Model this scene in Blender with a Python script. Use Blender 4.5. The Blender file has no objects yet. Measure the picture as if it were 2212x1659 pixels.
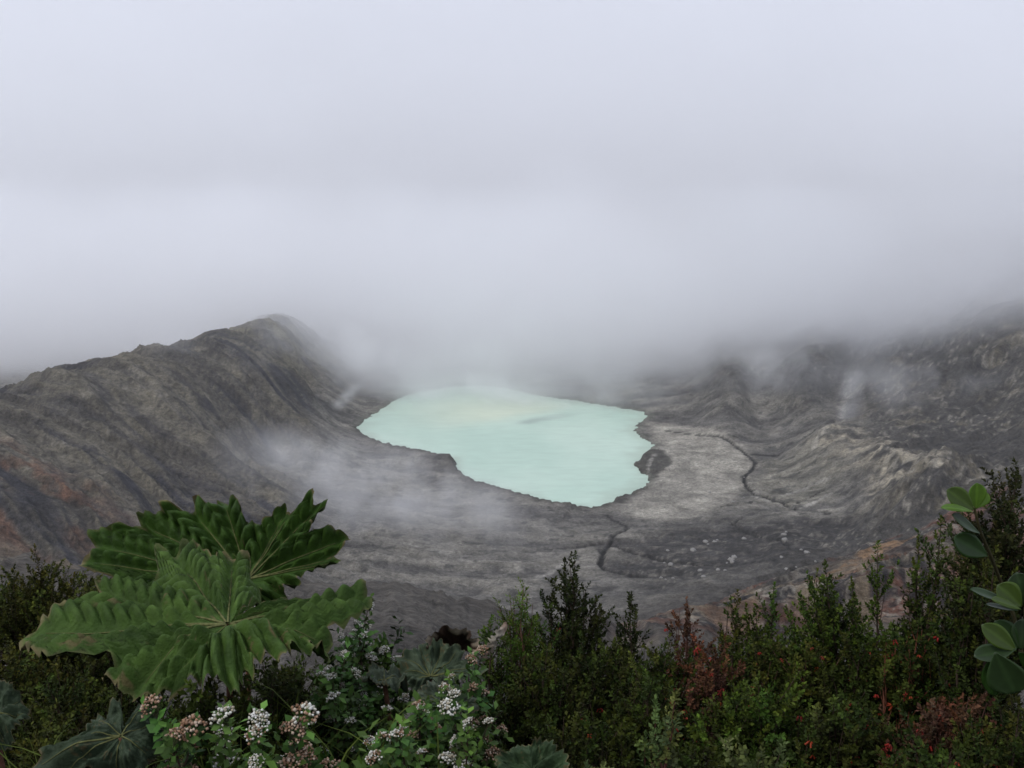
import bpy, math, random
import numpy as np

# ------------------------------------------------------------------ camera, sky, sun, exposure
sc = bpy.context.scene
COL = sc.collection
rng = np.random.default_rng(11)
random.seed(11)
R = math.radians
CAM_Z = 300.0                      # metres above the crater lake
PITCH = R(11.0)
cam = bpy.data.objects.new('camera', bpy.data.cameras.new('camera'))
COL.objects.link(cam)
cam.location = (0, 0, CAM_Z)
cam.rotation_euler = (R(90) - PITCH, 0, 0)
cam.data.sensor_width = 36.0
cam.data.lens = 36.0 * 2170.0 / 2212.0
cam.data.clip_start = 0.05
cam.data.clip_end = 30000
sc.camera = cam

world = bpy.data.worlds.new('World')
sc.world = world
world.use_nodes = True


class NT:
    """Small helper round a node tree."""
    def __init__(s, nt):
        s.nt = nt

    def n(s, t, **kw):
        q = s.nt.nodes.new(t)
        for k, v in kw.items():
            setattr(q, k, v)
        return q

    def set(s, sock, v):
        if isinstance(v, bpy.types.NodeSocket):
            s.nt.links.new(v, sock)
        elif v is not None:
            if sock.type == 'RGBA' and len(v) == 3:
                v = (*v, 1)
            sock.default_value = v

    def m(s, op, a, b=0.0, c=None):
        q = s.n('ShaderNodeMath', operation=op)
        s.set(q.inputs[0], a)
        s.set(q.inputs[1], b)
        if c is not None:
            s.set(q.inputs[2], c)
        return q.outputs[0]

    def noise(s, vec, scale, detail=3.0, rough=0.5, dist=0.0):
        q = s.n('ShaderNodeTexNoise')
        s.set(q.inputs['Vector'], vec)
        q.inputs['Scale'].default_value = scale
        q.inputs['Detail'].default_value = detail
        q.inputs['Roughness'].default_value = rough
        q.inputs['Distortion'].default_value = dist
        return q.outputs[0]

    def ramp(s, fac, lo, hi, a=0.0, b=1.0, smooth=True):
        q = s.n('ShaderNodeMapRange')
        q.interpolation_type = 'SMOOTHSTEP' if smooth else 'LINEAR'
        for k, v in zip((0, 1, 2, 3, 4), (fac, lo, hi, a, b)):
            s.set(q.inputs[k], v)
        return q.outputs[0]

    def mix(s, fac, a, b, blend='MIX'):
        q = s.n('ShaderNodeMix', data_type='RGBA', blend_type=blend)
        s.set(q.inputs[0], fac)
        s.set(q.inputs[6], a)
        s.set(q.inputs[7], b)
        return q.outputs[2]

    def scale(s, vec, v):
        q = s.n('ShaderNodeVectorMath', operation='MULTIPLY')
        s.set(q.inputs[0], vec)
        q.inputs[1].default_value = v
        return q.outputs[0]


SUN_EL, SUN_AZ = R(48), R(232)
w = NT(world.node_tree)
bg = world.node_tree.nodes['Background']
sky = w.n('ShaderNodeTexSky', sky_type='NISHITA', sun_disc=False)
sky.sun_elevation = SUN_EL
sky.sun_rotation = SUN_AZ
tc = w.n('ShaderNodeTexCoord')
sep = w.n('ShaderNodeSeparateXYZ')
w.set(sep.inputs[0], tc.outputs['Generated'])
up = w.m('MAXIMUM', sep.outputs[2], 0.0)
lum = w.m('MULTIPLY_ADD', up, 0.42, 0.69)             # overcast sky: brighter towards the zenith
c1 = w.noise(w.scale(tc.outputs['Generated'], (1, 1, 1.7)), 3.2, 4.0, 0.55, 0.4)
c2 = w.noise(w.scale(tc.outputs['Generated'], (1, 1, 1.7)), 9.0, 3.0, 0.5, 0.3)
cl = w.m('ADD', w.m('MULTIPLY', w.m('SUBTRACT', c1, 0.5), 0.95), w.m('MULTIPLY', w.m('SUBTRACT', c2, 0.5), 0.26))
lum = w.m('MULTIPLY', lum, w.m('ADD', cl, 1.0))
cloudcol = w.n('ShaderNodeVectorMath', operation='SCALE')
cloudcol.inputs[0].default_value = (0.95, 1.0, 1.17)
w.set(cloudcol.inputs['Scale'], w.m('MULTIPLY', lum, 10.0))
w.set(bg.inputs['Color'], w.mix(0.06, cloudcol.outputs[0], sky.outputs[0]))
bg.inputs['Strength'].default_value = 0.1

sun = bpy.data.objects.new('sun', bpy.data.lights.new('sun', 'SUN'))
COL.objects.link(sun)
sun.data.energy = 1.4
sun.data.angle = R(12)
sun.data.color = (1.0, 0.97, 0.92)
sun.rotation_euler = (R(90) - SUN_EL, 0, R(180) - SUN_AZ)
sun.location = (0, 0, 500)

vs = sc.view_settings
vs.view_transform = 'Standard'
vs.look = 'None'
vs.exposure = 0.0
vs.gamma = 1.0
sc.render.engine = 'CYCLES'
cy = sc.cycles
cy.max_bounces = 32
cy.diffuse_bounces = 3
cy.glossy_bounces = 2
cy.volume_bounces = 28
cy.use_denoising = True
cy.filter_width = 1.6

# ------------------------------------------------------------------ helpers
F, CU, CV = 2170.0, 1106.0, 829.5


def ray(u, v):
    a, b = (u - CU) / F, (CV - v) / F
    return np.array([a, math.cos(PITCH) + b * math.sin(PITCH), -math.sin(PITCH) + b * math.cos(PITCH)])


def P(u, v, D):
    """The point of the place seen at (u, v), D metres ahead."""
    d = ray(u, v)
    return np.array([0, 0, CAM_Z]) + d * (D / d[1])


def Z(u, v, z):
    """The point seen at (u, v) on the level z."""
    d = ray(u, v)
    return np.array([0, 0, CAM_Z]) + d * ((z - CAM_Z) / d[2])


def hash2(ix, iy, seed):
    h = (ix.astype(np.int64) * 374761393 + iy.astype(np.int64) * 668265263 + seed * 974711) & 0x7fffffff
    h = ((h ^ (h >> 13)) * 1274126177) & 0x7fffffff
    h = h ^ (h >> 16)
    return (h & 0xffff) / 65535.0


def vnoise(x, y, seed=0):
    ix, iy = np.floor(x), np.floor(y)
    fx, fy = x - ix, y - iy
    fx = fx * fx * fx * (fx * (fx * 6 - 15) + 10)
    fy = fy * fy * fy * (fy * (fy * 6 - 15) + 10)
    a, b = hash2(ix, iy, seed), hash2(ix + 1, iy, seed)
    c, d = hash2(ix, iy + 1, seed), hash2(ix + 1, iy + 1, seed)
    return (a * (1 - fx) + b * fx) * (1 - fy) + (c * (1 - fx) + d * fx) * fy


def fbm(x, y, seed=0, octv=4, gain=0.5):
    s, a, t = 0, 1.0, 0
    for k in range(octv):
        s = s + a * vnoise(x, y, seed + k * 17)
        t += a
        a *= gain
        x, y = x * 2.03 + 5.1, y * 2.03 - 3.7
    return s / t


def ridged(x, y, seed=0, octv=3):
    s, a, t = 0, 1.0, 0
    for k in range(octv):
        s = s + a * (1 - np.abs(2 * vnoise(x, y, seed + k * 31) - 1))
        t += a
        a *= 0.5
        x, y = x * 2.1 + 9.2, y * 2.1 + 1.3
    return s / t


def sstep(x, lo, hi):
    t = np.clip((x - lo) / (hi - lo), 0, 1)
    return t * t * (3 - 2 * t)


def poly_sd(x, y, poly):
    """Signed distance to a closed polygon (negative inside), and the index of the nearest edge."""
    n = len(poly)
    best = np.full(x.shape, 1e18)
    idx = np.zeros(x.shape, int)
    inside = np.zeros(x.shape, bool)
    for i in range(n):
        ax, ay = poly[i][:2]
        bx, by = poly[(i + 1) % n][:2]
        ex, ey = bx - ax, by - ay
        t = np.clip(((x - ax) * ex + (y - ay) * ey) / (ex * ex + ey * ey + 1e-12), 0, 1)
        d = (x - ax - t * ex) ** 2 + (y - ay - t * ey) ** 2
        m = d < best
        best = np.where(m, d, best)
        idx = np.where(m, i, idx)
        c = ((ay > y) != (by > y))
        xi = ax + (y - ay) / (by - ay if abs(by - ay) > 1e-9 else 1e-9) * ex
        inside ^= c & (x < xi)
    d = np.sqrt(best)
    return np.where(inside, -d, d), idx


def line_d(x, y, pts):
    best = np.full(x.shape, 1e18)
    for (ax, ay), (bx, by) in zip(pts[:-1], pts[1:]):
        ex, ey = bx - ax, by - ay
        t = np.clip(((x - ax) * ex + (y - ay) * ey) / (ex * ex + ey * ey + 1e-12), 0, 1)
        best = np.minimum(best, (x - ax - t * ex) ** 2 + (y - ay - t * ey) ** 2)
    return np.sqrt(best)


def mesh_np(name, V, faces, mat=None, col=None, smooth=False):
    """Mesh from numpy arrays; faces is an (n, k) int array; col one RGB per vertex."""
    V = np.asarray(V, np.float32)
    faces = np.asarray(faces, np.int32)
    me = bpy.data.meshes.new(name)
    me.vertices.add(len(V))
    me.vertices.foreach_set('co', V.ravel())
    k = faces.shape[1]
    me.loops.add(faces.size)
    me.loops.foreach_set('vertex_index', faces.ravel())
    me.polygons.add(len(faces))
    me.polygons.foreach_set('loop_start', np.arange(0, faces.size, k, dtype=np.int32))
    if smooth:
        me.polygons.foreach_set('use_smooth', np.ones(len(faces), bool))
    if col is not None:
        at = me.attributes.new('Col', 'FLOAT_COLOR', 'POINT')
        c4 = np.ones((len(V), 4), np.float32)
        c4[:, :3] = col
        at.data.foreach_set('color', c4.ravel())
    me.update(calc_edges=True)
    me.validate()
    if mat:
        me.materials.append(mat)
    return me


def link(name, data, parent=None, loc=None, **props):
    o = bpy.data.objects.new(name, data)
    COL.objects.link(o)
    if parent is not None:
        o.parent = parent
    if loc is not None:
        o.location = loc
    for k, v in props.items():
        o[k] = v
    return o


def thing(name, label, cat, loc, group=None):
    o = link(name, None, loc=loc, label=label, category=cat)
    o.empty_display_size = 0.2
    if group:
        o['group'] = group
    return o


def principled(name, rough=0.8, spec=0.3):
    m = bpy.data.materials.new(name)
    m.use_nodes = True
    b = m.node_tree.nodes['Principled BSDF']
    b.inputs['Roughness'].default_value = rough
    b.inputs['Specular IOR Level'].default_value = spec
    return m, NT(m.node_tree), b


def tubes(paths, radii, sides=4):
    """Tapered tubes along polylines -> verts, quads."""
    V, Fc, off = [], [], 0
    ang = np.arange(sides) * 2 * math.pi / sides
    for p, r in zip(paths, radii):
        p = np.asarray(p, float)
        n = len(p)
        t = np.gradient(p, axis=0)
        t /= np.linalg.norm(t, axis=1, keepdims=True) + 1e-12
        ref = np.array([0.31, 0.92, 0.21]) if abs(t[0][2]) > 0.8 else np.array([0.1, 0.15, 1.0])
        a = np.cross(t, ref)
        a /= np.linalg.norm(a, axis=1, keepdims=True) + 1e-12
        b = np.cross(t, a)
        r = np.broadcast_to(np.asarray(r, float), (n,))
        ring = p[:, None] + r[:, None, None] * (np.cos(ang)[None, :, None] * a[:, None] + np.sin(ang)[None, :, None] * b[:, None])
        V.append(ring.reshape(-1, 3))
        i = np.arange(n - 1)[:, None] * sides
        j = np.arange(sides)[None]
        j2 = (j + 1) % sides
        Fc.append((np.stack([i + j, i + j2, i + sides + j2, i + sides + j], -1)).reshape(-1, 4) + off)
        off += n * sides
    return np.concatenate(V), np.concatenate(Fc)


# ------------------------------------------------------------------ the crater terrain
TPTS = []            # (x, y, z) heights the sheet passes through
for u, v, D in [
    # crest of the left wall, its outer side, and the slope below it
    (-350, 895, 640), (0, 852, 800), (130, 812, 900), (260, 780, 1000), (400, 752, 1150), (480, 726, 1300), (560, 711, 1400), (625, 710, 1480),
    (700, 752, 1600), (300, 900, 850), (150, 950, 720), (0, 950, 650), (0, 1050, 560), (200, 1050, 640), (400, 1050, 740), (550, 1050, 820),
    (0, 1200, 450), (150, 1200, 510), (300, 1150, 590), (450, 1150, 640), (600, 1100, 740), (-350, 1000, 560), (-350, 1200, 400),
    # spur that runs down to the lake, bowl behind it
    (510, 790, 1110), (600, 840, 1150), (690, 890, 1190), (500, 900, 980), (600, 960, 1000), (700, 980, 1030), (650, 800, 1420), (550, 740, 1350),
    (720, 830, 1420), (780, 840, 1480),
    # right wall
    (1700, 900, 1250), (1800, 850, 1330), (1900, 830, 1300), (2000, 800, 1300), (1500, 835, 1420), (1600, 805, 1340), (1750, 775, 1360), (1900, 765, 1390), (2100, 740, 1330), (2212, 700, 1350), (2500, 650, 1350),
    (1800, 940, 1080), (1930, 1000, 900), (2010, 1050, 800), (2100, 950, 1000), (2250, 950, 900), (2500, 950, 850), (2150, 880, 1150),
    (2100, 1100, 690),
    # rust-red near spur on the right, near wall
    (2500, 950, 640), (2212, 1025, 620), (2050, 1120, 560), (1900, 1195, 500), (1750, 1262, 440), (1600, 1310, 380), (1450, 1335, 300), (1250, 1345, 220),
    (1050, 1335, 140), (850, 1300, 130), (650, 1290, 135), (400, 1300, 150), (150, 1290, 160), (-200, 1250, 180),
    (2212, 1200, 340), (2000, 1260, 290), (1800, 1340, 240), (1500, 1420, 150), (2212, 1310, 150), (2500, 1310, 150), (1100, 1480, 60), (500, 1480, 60),
    (1700, 1480, 60), (2300, 1440, 60), (-100, 1440, 60),
]:
    TPTS.append(P(u, v, D))
for u, v, z in [
    (1450, 920, 3), (1600, 960, 5), (1640, 1050, 7), (1500, 1050, 5), (1450, 1120, 8), (1350, 1130, 6), (1300, 1200, 14), (1200, 1200, 12), (1000, 1150, 11),
    (900, 1080, 9), (850, 1030, 9), (1100, 1110, 7), (1000, 1260, 22), (1200, 1270, 24), (1400, 1270, 28), (1700, 1150, 20), (1900, 1130, 32), (1620, 1220, 24),
    (780, 1180, 26), (650, 1180, 40), (1750, 1030, 14), (1500, 900, 3), (1620, 880, 9), (1000, 818, 4), (1250, 840, 4), (780, 950, 6),
    (850, 1240, 26), (650, 1240, 34), (400, 1230, 60), (1850, 1060, 22),
]:
    TPTS.append(Z(u, v, z))
for th, r, z in [(-0.5, 2300, -120), (-0.3, 2500, -140), (-0.15, 2700, 60), (0.1, 2500, 140), (0.35, 2300, 190), (0.5, 2200, 210), (-0.6, 1200, 20), (-0.45, 1350, 10),
                 (-0.35, 1600, -10), (0, 6500, -100), (-0.5, 6500, -200), (0.5, 6500, 0)]:
    TPTS.append(np.array([r * math.sin(th), r * math.cos(th), z]))
for r, dz in [(1.0, -2.9), (2.0, -3.1), (4.0, -3.7), (6.0, -4.5), (9.0, -6.6), (16, -12.5), (32, -22)]:
    for th in (-0.7, -0.35, 0, 0.35, 0.7):
        TPTS.append(np.array([r * math.sin(th), r * math.cos(th), CAM_Z + dz - 0.02 * r * math.cos(th * 9)]))
TPTS = np.array(TPTS)


def lp(x, y):
    r = np.hypot(x, y) + 1e-6
    th = np.clip(np.arctan2(x, y), -0.66, 0.66)
    return th * 4.0, np.log(r)


def tps(r2):
    return np.where(r2 > 1e-12, 0.5 * r2 * np.log(r2 + 1e-20), 0)


_a, _b = lp(TPTS[:, 0], TPTS[:, 1])
_n = len(TPTS)
_K = tps((_a[:, None] - _a) ** 2 + (_b[:, None] - _b) ** 2) + np.eye(_n) * 0.004
_Q = np.stack([np.ones(_n), _a, _b], 1)
_M = np.zeros((_n + 3, _n + 3))
_M[:_n, :_n], _M[:_n, _n:], _M[_n:, :_n] = _K, _Q, _Q.T
_W = np.linalg.solve(_M, np.concatenate([TPTS[:, 2], np.zeros(3)]))


def base_h(x, y):
    a, b = lp(np.asarray(x, float), np.asarray(y, float))
    s = _W[_n] + _W[_n + 1] * a + _W[_n + 2] * b
    for i in range(_n):
        s = s + _W[i] * tps((a - _a[i]) ** 2 + (b - _b[i]) ** 2)
    return s


# shoreline; the near side is a low bluff, so it is laid out at the bluff's height
SH = [(767, 925, 1), (790, 905, .5), (816, 889, .5), (845, 870, .5), (870, 856, .5), (905, 846, .5), (942, 840, .5), (980, 835, .5), (1014, 833, .5), (1050, 834, .5),
      (1086, 837, .5), (1120, 844, .5), (1158, 853, .5), (1219, 862, .5), (1260, 868, .5), (1302, 875, .5), (1349, 883, .5), (1388, 889, .5), (1399, 898, .5), (1386, 908, .5),
      (1374, 916, .5), (1370, 932, .5), (1385, 945, .5), (1399, 954, .5), (1410, 962, .5), (1400, 968, 3), (1388, 982, 4), (1376, 1000, 3), (1388, 1022, .6), (1399, 1034, .6),
      (1392, 1048, 1.5), (1377, 1058, 2), (1350, 1066, 2.5), (1338, 1070, 2.5), (1320, 1083, 3), (1295, 1092, 3), (1248, 1087, 5), (1176, 1078, 5), (1115, 1060, 5), (1068, 1049, 5),
      (1050, 1040, 5), (1021, 1035, 5), (989, 1017, 5), (980, 1000, 6), (976, 986, 8), (967, 979, 8), (945, 977, 8), (905, 970, 7), (873, 964, 7), (830, 957, 6), (787, 939, 4)]
SHORE = np.array([Z(u, v, z) for u, v, z in SH])


def zl(pts, z=8.0):
    return [tuple(Z(u, v, z)[:2]) for u, v in pts]


CHANNELS = [
    (zl([(1440, 918), (1503, 928), (1567, 944), (1607, 966), (1633, 994), (1607, 1020), (1613, 1044), (1630, 1060), (1668, 1080), (1720, 1108), (1790, 1130)], 9), 3.0),
    (zl([(1312, 1096), (1322, 1104), (1352, 1122), (1356, 1132), (1327, 1148), (1316, 1170), (1303, 1198), (1298, 1231), (1308, 1254), (1350, 1272), (1400, 1280)], 12), 2.6),
    (zl([(1327, 1160), (1345, 1180), (1374, 1198), (1428, 1214), (1504, 1234), (1560, 1248), (1640, 1250)], 16), 2.4),
    (zl([(1180, 1182), (1248, 1173), (1285, 1168), (1330, 1160)], 12), 1.6),
    (zl([(1600, 1108), (1585, 1120), (1605, 1140), (1640, 1160), (1690, 1190), (1716, 1216)], 16), 2.0),
    (zl([(1607, 968), (1680, 974), (1740, 962), (1800, 940)], 9), 1.6),
    (zl([(1560, 1090), (1640, 1082), (1720, 1090), (1780, 1070)], 10), 1.3),
]
PALE_RILLS = [
    (zl([(1392, 953), (1412, 960), (1436, 968)], 2), 4.0),
    (zl([(1412, 985), (1400, 1010), (1398, 1030)], 2), 2.0),
    (zl([(1160, 1247), (1190, 1232), (1215, 1212), (1234, 1194)], 20), 1.6),
    (zl([(860, 1180), (960, 1196), (1020, 1214), (1120, 1212), (1180, 1222)], 18), 1.2),
    (zl([(1620, 1046), (1680, 1064), (1750, 1052), (1800, 1054)], 12), 1.8),
    (zl([(1620, 1060), (1690, 1092), (1730, 1098), (1790, 1080)], 12), 1.6),
]
FLAT = zl([(1400, 905), (1480, 915), (1560, 940), (1610, 970), (1632, 1000), (1604, 1022), (1612, 1058), (1560, 1100), (1500, 1125), (1440, 1130), (1370, 1115), (1340, 1085),
           (1390, 1065), (1410, 1030), (1420, 980)], 5)
DARKASH = zl([(1350, 1150), (1430, 1120), (1520, 1112), (1600, 1108), (1700, 1120), (1850, 1110), (1880, 1160), (1800, 1230), (1700, 1260), (1560, 1280), (1400, 1290), (1330, 1230)], 20)
FAN = zl([(1640, 985), (1720, 975), (1800, 985), (1815, 1040), (1790, 1085), (1700, 1100), (1630, 1062), (1618, 1025)], 12)
DARKBLUFF = zl([(1372, 1010), (1378, 985), (1400, 964), (1436, 972), (1450, 1000), (1420, 1020), (1395, 1040)], 4)
SPURPALE = [tuple(P(u, v, D)[:2]) for u, v, D in [(1800, 942, 1080), (1930, 1002, 900), (2005, 1048, 810)]]
STREAMPALE = [tuple(P(u, v, D)[:2]) for u, v, D in [(1835, 840, 1330), (1820, 866, 1250), (1815, 904, 1160), (1790, 930, 1090), (1755, 950, 1050)]]
REDLINE = [tuple(P(u, v, D)[:2]) for u, v, D in [(2212, 1120, 470), (2050, 1180, 430), (1900, 1235, 400), (1750, 1290, 350), (1600, 1330, 300)]]
TANLINE = [tuple(P(u, v, D)[:2]) for u, v, D in [(2080, 1162, 455), (1930, 1225, 415), (1800, 1270, 372), (1700, 1300, 335)]]
REDL = [tuple(P(u, v, D)[:2]) for u, v, D in [(-60, 990, 600), (60, 1050, 575), (120, 1090, 560), (60, 1150, 500), (150, 1140, 545)]]


def terrain(x, y):
    """Height and base colour of the ground at world (x, y)."""
    r = np.hypot(x, y)
    z = base_h(x, y)
    sd, idx = poly_sd(x, y, SHORE)
    wob = (fbm(x / 9.0, y / 9.0, 5, 3) - 0.5) * 9.0 * np.clip(r / 900, 0, 1)
    sd = sd + wob * sstep(np.abs(sd), 120, 0)
    zb = SHORE[idx][:, 2]
    far = sstep(r, 60, 300)
    # erosion gullies on the two walls
    left = sstep(-x / (y + 1), -0.02, 0.12) * sstep(z, 8, 45) * far
    s, t = 0.6 * x + 0.8 * y, 0.8 * x - 0.6 * y
    warp = (fbm(x / 160, y / 160, 3, 3) - 0.5) * 90
    g1 = ridged((s + warp) / 62, t / 420, 21, 4)
    g2 = ridged((s + warp * 0.6) / 24, t / 190, 22, 3)
    g5 = ridged((s + warp * 0.8) / 9.5, t / 85, 73, 3)
    g0 = ridged((s + warp * 1.5) / 170, t / 700, 91, 2)
    z = z + left * ((g0 - 0.66) * 46 * sstep(g0 * 0 + z, 145, 95) + (g1 - 0.66) * 19 + (g2 - 0.55) * 13 + (g5 - 0.55) * 5.5)
    right = sstep(x / (y + 1), 0.12, 0.3) * sstep(z, 12, 50) * far
    s2, t2 = 0.75 * x + 0.66 * y, 0.66 * x - 0.75 * y
    g3 = ridged((t2 + warp) / 48, s2 / 260, 25, 4)
    g6 = ridged((t2 + warp) / 15, s2 / 90, 74, 3)
    z = z + right * ((g3 - 0.6) * 24 + (g6 - 0.55) * 8)
    near = sstep(r, 20, 60) * sstep(r, 420, 200)
    pol, plr = np.arctan2(x, y), np.log(r + 1)
    g4 = ridged(pol / 0.06 + (fbm(pol / .1, plr * 2, 81, 3) - .5) * 1.2, plr * 1.6, 27, 4)
    z = z + near * (g4 - 0.62) * np.clip(r * 0.032, 0, 6)
    rough = (fbm(x / 55, y / 55, 8, 5, 0.55) - 0.5) * far
    flat, _ = poly_sd(x, y, FLAT)
    fl = sstep(flat, 12, -10)
    z = z + rough * 10 * sstep(z, 8, 40) + (fbm(x / 14, y / 14, 9, 4) - 0.5) * far * np.where(z > 20, 3.2, 1.0) * (1 - 0.8 * fl)
    floor = sstep(z, 45, 26) * far * (1 - fl)
    wave = fbm(x / 70 + (fbm(x / 30, y / 30, 41, 2) - 0.5) * 2, y / 22, 42, 4)
    z = z + floor * (wave - 0.5) * 7
    near_r = sstep(r, 60, 8)
    z = z + near_r * (fbm(x / 0.9, y / 0.9, 12, 4) - 0.5) * 0.3 * np.clip(r / 3, 0, 2)
    # ---- base colour
    c = np.zeros((len(x), 3))

    def put(rgb, m):
        c[:] = c * (1 - m[:, None]) + np.array(rgb) * m[:, None]
    one = np.ones(len(x))
    put((0.078, 0.074, 0.070), one)
    nz = fbm(x / 90, y / 90, 14, 5, 0.6)
    n2 = fbm(x / 26, y / 26, 15, 4, 0.6)
    n3 = fbm((s + warp) / 20, t / 200, 16, 4, 0.6)
    put((0.118, 0.112, 0.098), left * sstep(n3, 0.46, 0.66) * 0.85)
    put((0.043, 0.044, 0.052), left * sstep(n3, 0.5, 0.3) * 0.9)
    put((0.045, 0.045, 0.05), left * sstep(g1, 0.55, 0.3) * 0.6)
    put((0.125, 0.117, 0.096), left * sstep(g5, 0.62, 0.85) * 0.55)
    put((0.046, 0.046, 0.052), left * sstep(g5, 0.5, 0.3) * 0.5)
    put((0.135, 0.127, 0.106), left * sstep(n2, 0.55, 0.75) * sstep(nz, 0.42, 0.6) * 0.8)
    bowl = sstep(y, 1180, 1330) * left
    put((0.135, 0.128, 0.105), bowl * sstep(n2, 0.42, 0.62) * 0.9)
    dred = line_d(x, y, REDL)
    put((0.125, 0.076, 0.058), left * sstep(dred, 60, 5) * sstep(n3 * 0.4 + n2 * 0.6, 0.44, 0.6) * 0.8)
    # crater floor: pale ash, wet dark sheets
    put((0.122, 0.119, 0.114), floor)
    put((0.165, 0.160, 0.148), floor * sstep(wave, 0.5, 0.66) * 0.8)
    put((0.080, 0.078, 0.078), floor * sstep(wave, 0.47, 0.33) * 0.8)
    put((0.235, 0.228, 0.210), fl * (0.75 + 0.25 * sstep(n2, 0.35, 0.6)))
    put((0.19, 0.185, 0.172), fl * sstep(n2, 0.5, 0.3) * 0.8)
    fan, _ = poly_sd(x, y, FAN)
    fm = sstep(fan + (n2 - 0.5) * 40, 15, -15)
    fs = fbm((x * 0.35 + y) / 9, (x - y * 0.35) / 60, 64, 3)
    put((0.165, 0.160, 0.142), fm * 0.85)
    put((0.085, 0.083, 0.078), fm * sstep(fs, 0.5, 0.36) * 0.8)
    da, _ = poly_sd(x, y, DARKASH)
    dm = sstep(da + (n2 - 0.5) * 60, 25, -20)
    put((0.040, 0.039, 0.040), dm * 0.92)
    put((0.11, 0.105, 0.098), dm * sstep(fbm(x / 9, y / 9, 17, 3), 0.6, 0.75) * 0.8)
    # right wall: dark scree, pale outcrops, a washed-out gully
    put((0.062, 0.060, 0.058), right)
    put((0.125, 0.115, 0.095), right * sstep(n2, 0.5, 0.7) * sstep(nz, 0.4, 0.6) * 0.9)
    dsp = line_d(x, y, SPURPALE)
    z = z + sstep(dsp, 70, 0) * 12 * (0.6 + 0.8 * fbm(x / 20, y / 20, 92, 3))
    put((0.225, 0.21, 0.178), sstep(dsp + (n2 - 0.5) * 60, 34, 6) * sstep(fbm(x / 16, y / 16, 18, 4), 0.36, 0.6))
    dst = line_d(x, y, STREAMPALE)
    put((0.26, 0.25, 0.23), sstep(dst + (n2 - 0.5) * 16, 7, 1) * 0.65 * sstep(fbm(x / 6, y / 6, 72, 3), 0.35, 0.6))
    # near wall and the rust-red spur
    wall = sstep(r, 470, 330) * far
    put((0.072, 0.066, 0.060), wall)
    put((0.034, 0.034, 0.038), wall * sstep(fbm((x + warp * .5) / 24, y / 90, 19, 4), 0.5, 0.32) * 0.9)
    put((0.125, 0.108, 0.082), wall * sstep(fbm((x + warp * .5) / 20, y / 70, 20, 4), 0.52, 0.68) * 0.8)
    rr = line_d(x, y, REDLINE)
    rw = sstep(rr, 140, 50)
    put((0.125, 0.066, 0.050), rw * sstep(fbm(s2 / 60, t2 / 22, 23, 4, 0.6), 0.4, 0.6) * 0.9)
    put((0.04, 0.039, 0.041), rw * sstep(fbm(s2 / 50, t2 / 18, 24, 4, 0.6), 0.5, 0.36) * 0.85)
    tn = line_d(x, y, TANLINE)
    put((0.20, 0.135, 0.085), sstep(tn + (n2 - 0.5) * 22, 9, 2) * 0.9)
    put((0.21, 0.195, 0.175), (rw * 0.6 + dm * 0.3 + wall * 0.25) * sstep(fbm(x / 6.5, y / 6.5, 26, 3), 0.64, 0.74) * sstep(n2, 0.4, 0.6))
    db, _ = poly_sd(x, y, DARKBLUFF)
    put((0.055, 0.054, 0.05), sstep(db + (n2 - 0.5) * 14, 3, -3) * 0.9)
    put((0.21, 0.205, 0.195), sstep(y, 1560, 1720) * 0.8)      # unseen ash beyond the lake, paled to bounce light up into the fog
    # channels cut into the ash
    for pts, wd in CHANNELS:
        wob2 = (fbm(x / 9, y / 9, 44, 2) - 0.5) * 3
        d = line_d(x, y, pts) + wob2
        m = sstep(d, wd * 1.05, wd * 0.55)
        z = z - m * 2.2
        put((0.024, 0.024, 0.024), m * 0.97)
    for pts, wd in PALE_RILLS:
        d = line_d(x, y, pts) + (fbm(x / 9, y / 9, 45, 2) - 0.5) * 6
        put((0.25, 0.245, 0.235), sstep(d, wd * 1.8, wd * 0.4) * 0.7)
    # dark wet pits on the ash apron below the lake
    put((0.06, 0.06, 0.06), floor * sstep(fbm(x / 12, y / 8, 46, 3), 0.66, 0.74) * 0.8)
    sp = fbm(x / 4.2, y / 4.2, 61, 4, 0.65)
    sp2 = fbm(x / 2.6, y / 2.6, 62, 3)
    put((0.19, 0.182, 0.165), np.clip(right + dm * 0.6 + wall * 0.6, 0, 1) * sstep(sp, 0.60, 0.70) * sstep(nz, 0.38, 0.55) * 0.75)
    put((0.033, 0.033, 0.036), np.clip(right + left * 0.7 + dm * 0.5 + wall, 0, 1) * sstep(sp, 0.42, 0.32) * 0.7)
    put((0.17, 0.15, 0.125), wall * sstep(sp2, 0.58, 0.70) * 0.7)
    w1, w2 = fbm(pol / 0.03, plr * 5, 82, 4, 0.6), fbm(pol / 0.011, plr * 16, 83, 4, 0.6)
    put((0.135, 0.112, 0.085), wall * sstep(w1, 0.50, 0.66) * 0.85)
    put((0.026, 0.025, 0.027), wall * sstep(w1 * .6 + w2 * .4, 0.47, 0.36) * 0.9)
    put((0.19, 0.175, 0.15), wall * sstep(w2, 0.60, 0.70) * 0.6)
    put((0.10, 0.06, 0.045), wall * sstep(fbm(x / 15, y / 15, 63, 4), 0.56, 0.68) * 0.6)
    # shoreline
    edge = sstep(np.abs(sd), 14, 3) * far
    put((0.07, 0.068, 0.062), edge * (zb > 1.2) * 0.85)
    put((0.12, 0.125, 0.11), edge * (zb <= 1.2) * 0.6)
    lo = zb + np.clip(sd * 0.02, 0, 2) + (fbm(x / 6, y / 6, 47, 3) - 0.5) * 2.2 * (zb > 1.2)
    out = np.maximum(z, lo)
    k = sstep(sd, 60, 6)
    z = np.where(sd > 0, out * (1 - k) + np.maximum(lo, np.minimum(out, lo + sd * 0.22)) * k, np.maximum(-12, zb + sd * 1.9))
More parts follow.
